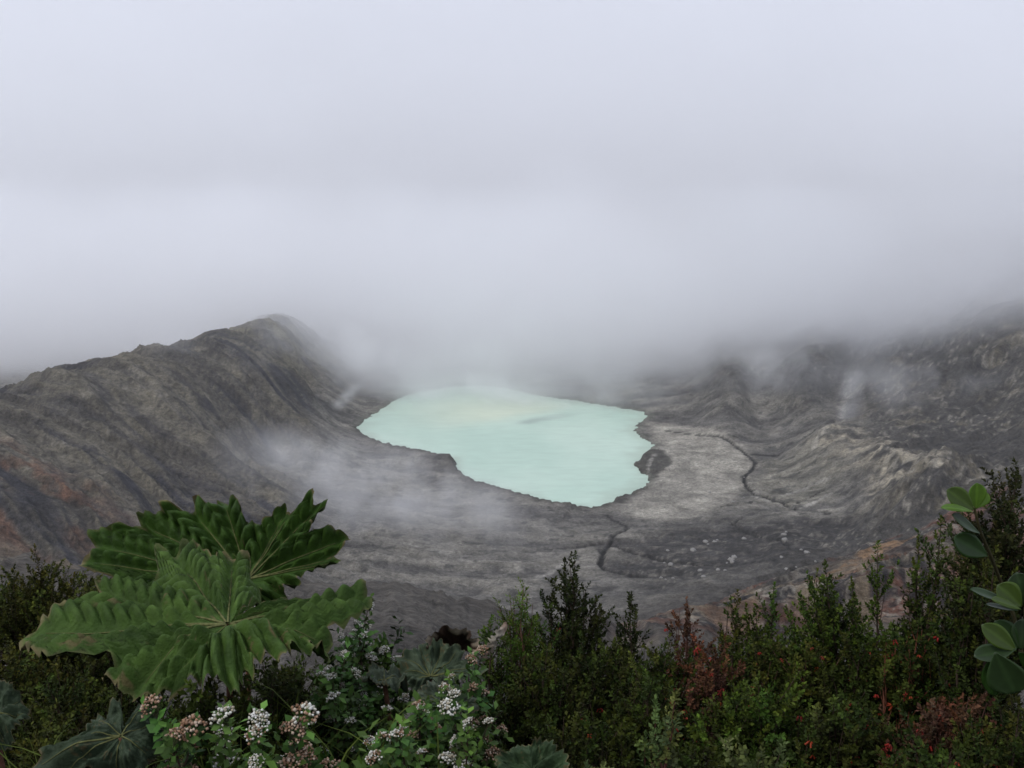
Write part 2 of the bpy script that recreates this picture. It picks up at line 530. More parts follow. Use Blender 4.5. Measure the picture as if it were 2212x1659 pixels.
    # dark humus under the shrubs on the rim
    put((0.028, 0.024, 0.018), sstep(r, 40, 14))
    mean = np.array([0.085, 0.082, 0.078])
    c = np.maximum(mean * (np.maximum(c, 0.012) / mean) ** 1.22, 0.008)
    c = c * np.array([0.80, 0.77, 0.71])
    return z, np.clip(c, 0.005, 1)


th = np.concatenate([np.linspace(-math.pi, -0.62, 26)[:-1], np.linspace(-0.62, 0.62, 670), np.linspace(0.62, math.pi, 26)[1:]])
rr_ = np.concatenate([np.geomspace(0.8, 9, 44)[:-1], np.geomspace(9, 200, 70)[:-1], np.geomspace(200, 1900, 430)[:-1], np.geomspace(1900, 8000, 26)])
TH, RR = np.meshgrid(th, rr_)
gx, gy = (RR * np.sin(TH)).ravel(), (RR * np.cos(TH)).ravel()
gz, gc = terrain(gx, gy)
nr, nt_ = RR.shape
i = np.arange(nr - 1)[:, None] * nt_ + np.arange(nt_ - 1)[None]
fq = np.stack([i, i + nt_, i + nt_ + 1, i + 1], -1).reshape(-1, 4)

mt, q, b = principled('volcanic_ash', 0.95, 0.15)
at = q.n('ShaderNodeAttribute', attribute_name='Col')
tcn = q.n('ShaderNodeTexCoord')
oc = tcn.outputs['Object']
f1 = q.noise(oc, 0.06, 6.0, 0.65)
f2 = q.noise(oc, 0.35, 5.0, 0.7)
f3 = q.noise(q.scale(oc, (1, 1, 2.2)), 0.018, 5.0, 0.6)
k1 = q.m('MULTIPLY', q.ramp(f1, 0.25, 0.75, 0.45, 1.65, False), q.ramp(f2, 0.25, 0.75, 0.40, 1.75, False))
f4 = q.noise(oc, 1.6, 4.0, 0.7)
k1 = q.m('MULTIPLY', k1, q.ramp(f4, 0.25, 0.75, 0.5, 1.6, False))
k1 = q.m('MULTIPLY', k1, q.ramp(f3, 0.3, 0.7, 0.82, 1.18, False))
cm = q.n('ShaderNodeVectorMath', operation='SCALE')
q.set(cm.inputs[0], at.outputs['Color'])
q.set(cm.inputs['Scale'], k1)
q.set(b.inputs['Base Color'], cm.outputs[0])
bp = q.n('ShaderNodeBump')
bp.inputs['Strength'].default_value = 1.0
bp.inputs['Distance'].default_value = 6.0
q.set(bp.inputs['Height'], q.m('ADD', f1, q.m('ADD', q.m('MULTIPLY', f2, 0.3), q.m('MULTIPLY', f4, 0.05))))
q.set(b.inputs['Normal'], bp.outputs[0])
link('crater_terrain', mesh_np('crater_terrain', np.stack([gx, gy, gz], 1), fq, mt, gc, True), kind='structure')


def ground_z(x, y):
    z, _ = terrain(np.array([float(x)]), np.array([float(y)]))
    return float(z[0])


# ------------------------------------------------------------------ the lake
ml, q, b = principled('milky_acid_water', 0.4, 0.12)
tcn = q.n('ShaderNodeTexCoord')
oc = tcn.outputs['Object']
streak_pts = [Z(1112, 916, 0), Z(1170, 903, 0), Z(1290, 884, 0)]
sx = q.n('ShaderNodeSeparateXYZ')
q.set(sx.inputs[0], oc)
# a darker streak in the water colour that trails from the middle of the lake, and sulphur-yellow water beyond it
dv = streak_pts[2][:2] - streak_pts[0][:2]
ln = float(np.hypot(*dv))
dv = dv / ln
px_ = q.m('SUBTRACT', sx.outputs[0], float(streak_pts[0][0]))
py_ = q.m('SUBTRACT', sx.outputs[1], float(streak_pts[0][1]))
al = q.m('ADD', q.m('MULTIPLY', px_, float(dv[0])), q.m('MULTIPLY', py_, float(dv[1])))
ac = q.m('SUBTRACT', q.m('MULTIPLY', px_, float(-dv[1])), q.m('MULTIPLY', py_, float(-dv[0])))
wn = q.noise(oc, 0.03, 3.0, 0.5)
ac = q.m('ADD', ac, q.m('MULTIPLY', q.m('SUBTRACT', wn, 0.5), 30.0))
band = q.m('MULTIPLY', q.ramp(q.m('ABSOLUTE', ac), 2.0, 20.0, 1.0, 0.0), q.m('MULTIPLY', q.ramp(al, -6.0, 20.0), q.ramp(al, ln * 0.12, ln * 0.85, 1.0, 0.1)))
yel = q.m('MULTIPLY', q.ramp(ac, 4.0, 60.0), q.m('MULTIPLY', q.ramp(ac, 60.0, 260.0, 1.0, 0.0), q.ramp(q.m('ABSOLUTE', q.m('SUBTRACT', al, 30.0)), 20.0, 170.0, 1.0, 0.0)))
big = q.noise(q.scale(oc, (1, 0.6, 1)), 0.008, 3.0, 0.5)
wc = q.mix(q.ramp(big, 0.35, 0.65), (0.385, 0.515, 0.425), (0.44, 0.56, 0.465))
wc = q.mix(q.m('MULTIPLY', yel, 0.55), wc, (0.56, 0.58, 0.43))
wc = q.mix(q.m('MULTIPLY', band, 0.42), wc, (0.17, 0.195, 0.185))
sha = q.n('ShaderNodeAttribute', attribute_name='Col')
wc = q.mix(q.m('MULTIPLY', sha.outputs['Fac'], 0.5), wc, (0.30, 0.36, 0.29))
rip = q.noise(q.scale(oc, (1, 2.6, 1)), 0.035, 5.0, 0.6, 0.6)
wcs = q.n('ShaderNodeVectorMath', operation='SCALE')
q.set(wcs.inputs[0], wc)
q.set(wcs.inputs['Scale'], q.ramp(rip, 0.3, 0.7, 0.93, 1.06, False))
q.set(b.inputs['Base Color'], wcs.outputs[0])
bp = q.n('ShaderNodeBump')
bp.inputs['Strength'].default_value = 0.04
q.set(bp.inputs['Height'], q.noise(oc, 0.4, 3.0))
q.set(b.inputs['Normal'], bp.outputs[0])
lo_, hi_ = SHORE.min(0) - 30, SHORE.max(0) + 30
lx, ly = np.meshgrid(np.linspace(lo_[0], hi_[0], 190), np.linspace(lo_[1], hi_[1], 230))
lsd, _ = poly_sd(lx.ravel(), ly.ravel(), SHORE)
lsh = sstep(lsd + (fbm(lx.ravel() / 22, ly.ravel() / 22, 71, 3) - 0.5) * 34, -26, 2)      # shallow margin
i = np.arange(229)[:, None] * 190 + np.arange(189)[None]
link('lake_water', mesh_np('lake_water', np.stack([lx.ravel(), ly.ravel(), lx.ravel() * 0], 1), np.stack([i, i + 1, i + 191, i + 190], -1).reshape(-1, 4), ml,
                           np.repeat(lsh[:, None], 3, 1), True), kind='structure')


# ------------------------------------------------------------------ haze, cloud bank, steam
def box_mesh(name, lo, hi, m):
    v = [(x, y, z) for x in (lo[0], hi[0]) for y in (lo[1], hi[1]) for z in (lo[2], hi[2])]
    f = [(0, 1, 3, 2), (4, 6, 7, 5), (0, 4, 5, 1), (2, 3, 7, 6), (0, 2, 6, 4), (1, 5, 7, 3)]
    return mesh_np(name, v, f, m)


def vol_mat(name, col=(0.97, 0.975, 0.985)):
    m = bpy.data.materials.new(name)
    m.use_nodes = True
    n = NT(m.node_tree)
    m.node_tree.nodes.remove(m.node_tree.nodes['Principled BSDF'])
    v = n.n('ShaderNodeVolumePrincipled')
    v.inputs['Color'].default_value = (*col, 1)
    n.set(m.node_tree.nodes['Material Output'].inputs['Volume'], v.outputs[0])
    return m, n, v


mh, n, v = vol_mat('damp_air', (0.96, 0.97, 1.0))
v.inputs['Density'].default_value = 0.000045
link('haze', box_mesh('haze', (-8200, -8200, -330), (8200, 8200, 302.0), mh), kind='stuff')

mc, n, v = vol_mat('drifting_cloud', (0.997, 0.998, 1.0))
tcn = n.n('ShaderNodeTexCoord')
oc = tcn.outputs['Object']
sx = n.n('ShaderNodeSeparateXYZ')
n.set(sx.inputs[0], oc)
X, Y, Zz = sx.outputs
nA = n.noise(n.scale(oc, (1, 1, 1.3)), 0.0042, 4.0, 0.55, 0.3)
nB = n.noise(n.scale(oc, (1, 0.7, 1.2)), 0.013, 4.0, 0.55, 0.2)
nn = n.m('ADD', n.m('MULTIPLY', n.m('SUBTRACT', nA, 0.5), 300.0), n.m('MULTIPLY', n.m('SUBTRACT', nB, 0.5), 360.0))
# the front of the bank: beyond the lake in the middle, nearer over the right wall
front = n.m('ADD', 1275.0, n.ramp(X, 60.0, 380.0, 0.0, -95.0))
front = n.m('ADD', front, n.ramp(X, -150.0, -340.0, 0.0, 90.0))
front = n.m('ADD', front, n.ramp(X, 420.0, 640.0, 0.0, 90.0))
lk = n.m('ADD', n.ramp(X, -180.0, -340.0, 0.3, 1.0), n.ramp(X, 60.0, 350.0, 0.0, 2.0))
low = n.m('MULTIPLY', n.m('SUBTRACT', 120.0, Zz), lk)
fz = n.m('ADD', n.m('SUBTRACT', n.m('SUBTRACT', Y, front), low), nn)
dens = n.ramp(fz, -40.0, 200.0, 0.0, 0.0095)
dens = n.m('MULTIPLY', dens, n.ramp(n.m('ADD', Zz, n.m('MULTIPLY', n.m('SUBTRACT', nA, 0.5), 420.0)), 60.0, 330.0, 1.0, 0.0))
dens = n.m('MULTIPLY', dens, n.ramp(Y, 1800.0, 3800.0, 1.0, 0.0))
n.set(v.inputs['Density'], dens)
v.inputs['Anisotropy'].default_value = 0.6
link('cloud_bank', box_mesh('cloud_bank', (-1900, 800, -40), (1900, 4200, 420), mc), kind='stuff')

mc2, n, v = vol_mat('distant_cloud', (0.997, 0.998, 1.0))
v.inputs['Density'].default_value = 0.0006
v.inputs['Anisotropy'].default_value = 0.6
link('cloud_bank', box_mesh('cloud_bank', (-5600, 4201, -320), (5600, 7900, 1600), mc2), kind='stuff')


def puff(name, c, rad, dens, ns, tilt=None, cut=0.42, seed=0.0):
    """A body of steam that thins out towards its edge."""
    m, n, v = vol_mat(name + '_vapour', (0.985, 0.985, 0.99))
    tcn = n.n('ShaderNodeTexCoord')
    oc = tcn.outputs['Object']
    ln = n.n('ShaderNodeVectorMath', operation='LENGTH')
    n.set(ln.inputs[0], oc)
    ad = n.n('ShaderNodeVectorMath', operation='ADD')
    n.set(ad.inputs[0], n.scale(oc, tuple(rad)))
    ad.inputs[1].default_value = (seed, seed * 1.7, 0)
    a = n.noise(ad.outputs[0], ns, 4.0, 0.6, 0.4)
    d = n.m('MULTIPLY', n.ramp(ln.outputs['Value'], 0.15, 0.97, 1.0, 0.0), n.ramp(a, cut, cut + 0.26))
    n.set(v.inputs['Density'], n.m('MULTIPLY', d, dens))
    # an icosphere-like closed ball
    st, sl = 10, 16
    V = [(0, 0, -1)] + [(math.sin(math.pi * k / st) * math.cos(2 * math.pi * j / sl), math.sin(math.pi * k / st) * math.sin(2 * math.pi * j / sl), -math.cos(math.pi * k / st))
                        for k in range(1, st) for j in range(sl)] + [(0, 0, 1)]
    T = []
    for j in range(sl):
        j2 = (j + 1) % sl
        T.append((0, 1 + j2, 1 + j))
        T.append((len(V) - 1, 1 + (st - 2) * sl + j, 1 + (st - 2) * sl + j2))
        for k in range(st - 2):
            a0 = 1 + k * sl
            T += [(a0 + j, a0 + j2, a0 + sl + j2), (a0 + j, a0 + sl + j2, a0 + sl + j)]
    o = link(name, mesh_np(name, V, T, m), loc=tuple(c), kind='stuff')
    o.scale = rad
    if tilt:
        o.rotation_euler = tilt
    return o


puff('steam', P(840, 1060, 790), (175, 150, 42), 0.011, 0.018, (0, R(16), R(15)), 0.40)
puff('steam', P(660, 1010, 880), (110, 110, 38), 0.008, 0.022, (0, R(24), 0), 0.42, 31)
puff('steam', P(730, 745, 1230), (150, 90, 42), 0.010, 0.014, (0, R(14), 0), 0.40, 83)
puff('steam', P(1660, 800, 1130), (150, 90, 36), 0.009, 0.016, None, 0.42, 91)
puff('steam', P(1960, 830, 1030), (130, 80, 34), 0.007, 0.018, (0, R(-10), 0), 0.44, 97)
puff('steam', P(420, 740, 1060), (120, 70, 26), 0.006, 0.02, (0, R(12), 0), 0.44, 103)
puff('steam', P(1200, 870, 1400), (170, 90, 28), 0.013, 0.018, None, 0.40, 51)
puff('steam', P(1010, 845, 1450), (180, 90, 36), 0.016, 0.02, None, 0.38, 57)
puff('steam', P(745, 860, 1300), (13, 20, 46), 0.022, 0.06, (0, R(48), 0), 0.3, 7)
puff('steam', P(1840, 855, 1180), (20, 40, 60), 0.013, 0.03, (0, R(12), 0), 0.34, 13)

# ------------------------------------------------------------------ plant materials
def leaf_mat(name, rough=0.5, spec=0.3, sheen=None, vary=0.5, nscale=14.0, bump=0.0):
    m, q, b = principled(name, rough, spec)
    at = q.n('ShaderNodeAttribute', attribute_name='Col')
    tcn = q.n('ShaderNodeTexCoord')
    ns = q.noise(tcn.outputs['Object'], nscale, 4.0, 0.6)
    cm = q.n('ShaderNodeVectorMath', operation='SCALE')
    q.set(cm.inputs[0], at.outputs['Color'])
    q.set(cm.inputs['Scale'], q.ramp(ns, 0.25, 0.75, 1 - vary, 1 + vary, False))
    q.set(b.inputs['Base Color'], cm.outputs[0])
    if bump:
        bp = q.n('ShaderNodeBump')
        bp.inputs['Strength'].default_value = bump
        bp.inputs['Distance'].default_value = 0.01
        q.set(bp.inputs['Height'], q.noise(tcn.outputs['Object'], nscale * 6, 3.0, 0.6))
        q.set(b.inputs['Normal'], bp.outputs[0])
    return m


M_LEAF = leaf_mat('small_leaf', 0.75, 0.08, vary=0.55, nscale=5.0)
M_BROAD = leaf_mat('broad_leaf', 0.6, 0.15, vary=0.45, nscale=9.0)
M_RIBBED = leaf_mat('ribbed_leaf', 0.62, 0.14, vary=0.4, nscale=16.0, bump=0.5)
M_WAXY = leaf_mat('waxy_leaf', 0.38, 0.22, vary=0.3, nscale=12.0)
M_BARK = leaf_mat('bark', 0.85, 0.1, vary=0.5, nscale=60.0)
M_PETAL = leaf_mat('petal', 0.8, 0.1, vary=0.2, nscale=80.0)
M_RED = leaf_mat('red_petal', 0.6, 0.2, vary=0.3, nscale=60.0)

GA = 2.399963


def unit(a):
    return a / (np.linalg.norm(a, axis=-1, keepdims=True) + 1e-12)


def frames(D):
    ref = np.where(np.abs(D[:, 2:3]) > 0.9, np.array([[1.0, 0.2, 0.1]]), np.array([[0.05, 0.1, 1.0]]))
    a = unit(np.cross(D, ref))
    return a, np.cross(D, a)


def leaves_on(B, D, L, n, ll, lw, c0, c1, tipw, r, open0=75, open1=25, fold=0.25, mult=None):
    """n little leaves spiralling up each shoot (base B, direction D, length L); returns verts, quads, colours."""
    S = len(B)
    a, b = frames(D)
    k = np.tile(np.arange(n), S)
    si = np.repeat(np.arange(S), n)
    t = (k + r.random(S * n)) / n
    ph = k * GA + np.repeat(r.random(S) * 6.28, n) + r.normal(0, 0.25, S * n)
    rad = np.cos(ph)[:, None] * a[si] + np.sin(ph)[:, None] * b[si]
    op = np.radians(open0 + (open1 - open0) * t + r.normal(0, 10, S * n))
    d = unit(np.cos(op)[:, None] * D[si] + np.sin(op)[:, None] * rad + r.normal(0, 0.1, (S * n, 3)))
    base = B[si] + D[si] * (L[si] * t)[:, None]
    wd = unit(np.cross(d, D[si]) + r.normal(0, 0.12, (S * n, 3)))
    nrm = np.cross(wd, d)
    sz = r.uniform(0.7, 1.25, S * n)[:, None]
    l, w2 = ll * sz, lw * sz * 0.5
    mid = base + d * l * 0.55
    V = np.stack([base, mid + wd * w2 + nrm * w2 * fold, base + d * l, mid - wd * w2 + nrm * w2 * fold], 1).reshape(-1, 3)
    Fc = np.arange(S * n * 4).reshape(-1, 4)
    mixw = np.clip(tipw[si] * (0.35 + 0.65 * t) + r.normal(0, 0.12, S * n), 0, 1)[:, None]
    c = (np.array(c0) * (1 - mixw) + np.array(c1) * mixw) * r.uniform(0.65, 1.35, S * n)[:, None]
    if mult is not None:
        c = c * mult[si]
    return V, Fc, np.repeat(c, 4, 0)


def bez(p0, p1, p2, n):
    t = np.linspace(0, 1, n)[:, None]
    return p0 * (1 - t) ** 2 + 2 * p1 * t * (1 - t) + p2 * t * t


def blob_mesh(name, n, rad, ball, cols, r, m, dome=0.45, seed=0):
    """A flat-topped flower head of many small florets."""
    # octahedron-based floret, a little squashed
    o = np.array([(1, 0, 0), (-1, 0, 0), (0, 1, 0), (0, -1, 0), (0, 0, 1), (0, 0, -1)], float)
    of = np.array([(0, 2, 4), (2, 1, 4), (1, 3, 4), (3, 0, 4), (2, 0, 5), (1, 2, 5), (3, 1, 5), (0, 3, 5)])
    V, T, C = [], [], []
    for k in range(n):
        rr = rad * math.sqrt((k + 0.5) / n) * r.uniform(0.85, 1.1)
        ph = k * GA
        c = np.array([rr * math.cos(ph), rr * math.sin(ph), dome * (rad - rr * rr / rad) + r.normal(0, 0.12) * rad])
        q3 = unit(r.normal(0, 1, (3, 3)))
        q3 = np.linalg.qr(q3)[0]
        s = ball * r.uniform(0.7, 1.25)
        V.append(c + (o * s) @ q3)
        T.append(of + 6 * k)
        C.append(np.repeat(np.array([cols[r.integers(len(cols))]]) * r.uniform(0.75, 1.15), 6, 0))
    # stalks under it
    for k in range(0, n, 4):
        p = V[k].mean(0)
        vv, ff = tubes([np.array([[0, 0, -rad * 0.9], p * [0.6, 0.6, 0.2], p])], [0.0016], 3)
        base = sum(len(x) for x in V)
        ff = np.concatenate([ff[:, :3], ff[:, [0, 2, 3]]])
        V.append(vv)
        T.append(ff + base)
        C.append(np.repeat(np.array([[0.05, 0.06, 0.025]]), len(vv), 0))
    return mesh_np(name, np.concatenate(V), np.concatenate(T), m, np.concatenate(C))


WHITE = [(0.58, 0.57, 0.51), (0.66, 0.65, 0.60), (0.50, 0.48, 0.40), (0.34, 0.30, 0.22)]
TAN = [(0.26, 0.155, 0.095), (0.34, 0.23, 0.16), (0.20, 0.115, 0.07), (0.42, 0.33, 0.25)]
HEADS_W = [blob_mesh('flower_head', 60, 0.046, 0.0066, WHITE, rng, M_PETAL) for _ in range(3)]
HEADS_T = [blob_mesh('flower_head', 64, 0.052, 0.0070, TAN, rng, M_PETAL, 0.7) for _ in range(3)]
HEADS_M = [blob_mesh('flower_head', 56, 0.046, 0.0066, TAN + WHITE, rng, M_PETAL, 0.6) for _ in range(2)]


def bell_mesh(col):
    """A small hanging tubular flower, a few of them together."""
    V, T, C = [], [], []
    for k in range(4):
        a = k * 1.7 + 0.4
        d = np.array([math.cos(a) * 0.5, math.sin(a) * 0.5, -0.8])
        d = d / np.linalg.norm(d)
        p = np.array([math.cos(a), math.sin(a), 0]) * 0.006
        vv, ff = tubes([np.array([p, p + d * 0.004, p + d * 0.014, p + d * 0.02])], [[0.001, 0.0042, 0.0036, 0.005]], 5)
        T.append(ff + sum(len(x) for x in V))
        V.append(vv)
        C.append(np.tile(np.array(col) * (0.8 + 0.12 * k), (len(vv), 1)))
    return mesh_np('red_flower', np.concatenate(V), np.concatenate(T), M_RED, np.concatenate(C))


BELLS = [bell_mesh((0.23, 0.018, 0.012)), bell_mesh((0.17, 0.020, 0.014)), bell_mesh((0.25, 0.035, 0.012))]


def shrub(name, label, cat, group, top, D, width, c0, c1, limbs=13, limbk=1.7, ll=0.023, lw=0.0138, n_leaf=14, dens=1.0, spire=0.35, bark=(0.05, 0.035, 0.025),
          red=0, heads=None, n_heads=0, lean=0.0, bare=0.4, shoot=0.085, mat=None, seed=1, depth=0.8, flat=0.31, stemr=0.012, baseu=None, open1=25, rise=0.75, headscale=1.0):
    """Shrub whose crown tops out at the seen point `top`; limbs > branchlets > shoots > leaves."""
    r = np.random.default_rng(seed * 7 + 3)
    tp = P(top[0], top[1], D)
    W = width / F * D * 1.03 * 0.5
    bx, by = (tp[0] if baseu is None else P(baseu, top[1], D)[0]), D + 0.12
    g = ground_z(bx, by) - 0.03
    H = max(tp[2] - g, 0.35)
    base = np.array([bx, by, g])
    root = thing(name, label, cat, base, group)
    trunk_top = np.array([0, 0, H * 0.22])
    paths, radii, SB, SD, SL, ST, tips, SM = [], [], [], [], [], [], [], []
    limbs = int(limbs * limbk)
    for k in range(limbs):
        f = math.sqrt((k + 0.35) / limbs)
        az = k * GA + r.normal(0, 0.25)
        if k == 0:
            f, az = 0.0, 0.0
        ex, ey = W * f * math.cos(az), W * depth * f * math.sin(az)
        hz = (H - (0.15 if not n_heads else 0.06)) * (1 - flat * f * f) * (1 - (0 if k == 0 else abs(r.normal(0, 0.09))))
        if k == 0:
            end = tp - base - np.array([0, 0, 0.13 if not n_heads else 0.05])
        else:
            end = np.array([ex + (tp[0] - bx) + lean * hz * 0.3, ey, hz])
        st = trunk_top * r.uniform(0.3, 1.0) + np.array([r.normal(0, 0.02), r.normal(0, 0.02), 0])
        cpt = st + np.array([(end[0] - st[0]) * 0.45, (end[1] - st[1]) * 0.45, (end[2] - st[2]) * (0.62 if r.random() < .6 else .45)])
        p = bez(st, cpt, end, 9)
        p[1:-1] += r.normal(0, 0.012, (7, 3))
        L = np.linalg.norm(np.diff(p, axis=0), axis=1).sum()
        paths.append(p)
        radii.append(np.linspace(stemr * (0.7 + 0.3 * H), 0.003, 9))
        # branchlets along the limb and the limb's own tip
        nb = max(5, int(L * (1 - bare) / 0.078 * dens))
        specs = []
        for j in range(nb):
            t = bare + (1 - bare) * (j + r.random()) / nb
            fi = t * 8
            i0 = min(int(fi), 7)
            bp_ = p[i0] + (p[i0 + 1] - p[i0]) * (fi - i0)
            d = unit(p[i0 + 1] - p[i0])
            a, b = frames(d[None])
            ph = j * GA + r.random()
            rad = math.cos(ph) * a[0] + math.sin(ph) * b[0]
            dd = unit(d * 0.8 + rad * r.uniform(0.45, 1.0) + np.array([0, 0, 0.55 * rise]))
            bl = (0.17 + 0.08 * (1 - t)) * r.uniform(0.6, 1.35) * min(1.3, 0.6 + W)
            specs.append((bp_, dd, bl, t))
        d = unit(p[-1] - p[-2])
        specs.append((p[-2], d, np.linalg.norm(p[-1] - p[-2]) + spire * 0.1, 1.0))
        for bp_, dd, bl, t in specs:
            e = bp_ + dd * bl + np.array([0, 0, bl * 0.2])
            bpth = np.stack([bp_, bp_ + dd * bl * 0.5, e])
            paths.append(bpth)
            radii.append([0.0036, 0.0026, 0.0014])
            tips.append(e)
            tint = r.uniform(0.55, 1.5) * np.array([r.uniform(0.85, 1.3), 1.0, r.uniform(0.7, 1.1)])
            # herringbone of short shoots
            ns = max(4, int(bl / 0.026))
            a, b = frames(dd[None])
            for s_ in range(ns):
                u_ = (s_ + r.random()) / ns
                u_ = 0.12 + 0.88 * u_
                ph = s_ * math.pi + r.normal(0, 0.5)
                rad = math.cos(ph) * a[0] + math.sin(ph) * b[0]
                sd_ = unit(dd * 0.95 + rad * (0.75 if u_ < 0.93 else 0.2) + np.array([0, 0, 0.25 * rise]))
                SB.append(bp_ + dd * bl * u_ + np.array([0, 0, bl * 0.2 * u_ * u_]))
                SD.append(sd_)
                SM.append(tint)
                SL.append(shoot * (1.15 - 0.5 * u_) * r.uniform(0.7, 1.2))
                hrel = np.clip((bp_[2] / H - 0.45) / 0.5, 0, 1)
                ST.append(np.clip(hrel * (0.25 + 0.75 * u_), 0, 1) * r.uniform(0.5, 1.1))
    for k in range(5):                                  # dry leafless twigs
        az, f = r.random() * 6.28, r.uniform(0.2, 0.95)
        e = np.array([W * f * math.cos(az) + tp[0] - bx, W * depth * f * math.sin(az), (H - 0.1) * (1 - flat * f * f) + r.uniform(-.02, .05)])
        p = bez(e * [0.4, 0.4, 0.35], e * [0.8, 0.8, 0.6], e, 7)
        p[1:] += r.normal(0, 0.012, (6, 3))
        paths.append(p)
        radii.append(np.linspace(0.005, 0.0014, 7))
        for q_ in range(4):
            i0 = 2 + q_ if q_ < 4 else 5
            d = unit(unit(p[min(i0 + 1, 6)] - p[i0 - 1]) + r.normal(0, 0.5, 3))
            paths.append(np.stack([p[i0], p[i0] + d * 0.05, p[i0] + d * 0.1 + r.normal(0, .012, 3)]))
            radii.append([0.0024, 0.0018, 0.001])
    SB, SD, SL, ST = np.array(SB), unit(np.array(SD)), np.array(SL), np.array(ST)
    V, Fc, C = leaves_on(SB, SD, SL, n_leaf, ll, lw, c0, c1, ST, r, open1=open1, mult=np.array(SM))
    link('foliage', mesh_np(name + '_foliage', V, Fc, mat or M_LEAF, C), root, kind='stuff')
    V, Fc = tubes(paths, radii, 4)
    link('stem', mesh_np(name + '_stem', V, Fc, M_BARK, np.tile(np.array(bark), (len(V), 1)) * r.uniform(0.8, 1.2, (len(V), 1)), True), root)
    tips = np.array(tips)
    cand = np.arange(len(tips))
    score = tips[:, 2] / H - 0.5 * tips[:, 1] / max(W, .1) + r.normal(0, 0.12, len(tips))
    cand = cand[np.argsort(-score)]
    for j in range(red):
        kx = cand[r.integers(0, max(1, int(len(cand) * 0.7)))]
        pnt = tips[kx] + np.array([r.normal(0, 0.03), -0.02 - 0.03 * r.random(), -0.04 * r.random()])
        o = link('red_flower', BELLS[r.integers(3)], root, tuple(pnt))
        o.rotation_euler = (r.normal(0, 0.5), r.normal(0, 0.5), r.random() * 6)
        s = r.uniform(0.55, 1.15)
        o.scale = (s, s, s)
    used = []
    for kx in cand:
        if len(used) >= n_heads:
            break
        if any(np.linalg.norm(tips[kx] - x) < 0.055 * headscale for x in used):
            continue
        used.append(tips[kx])
        o = link('flower_head', heads[r.integers(len(heads))], root, tuple(tips[kx] + np.array([0, -0.01, 0.012])))
        o.rotation_euler = (r.normal(0.25, 0.3), r.normal(0, 0.3), r.random() * 6)
        s = r.uniform(0.65, 1.25) * headscale
        o.scale = (s, s, s)
    return root


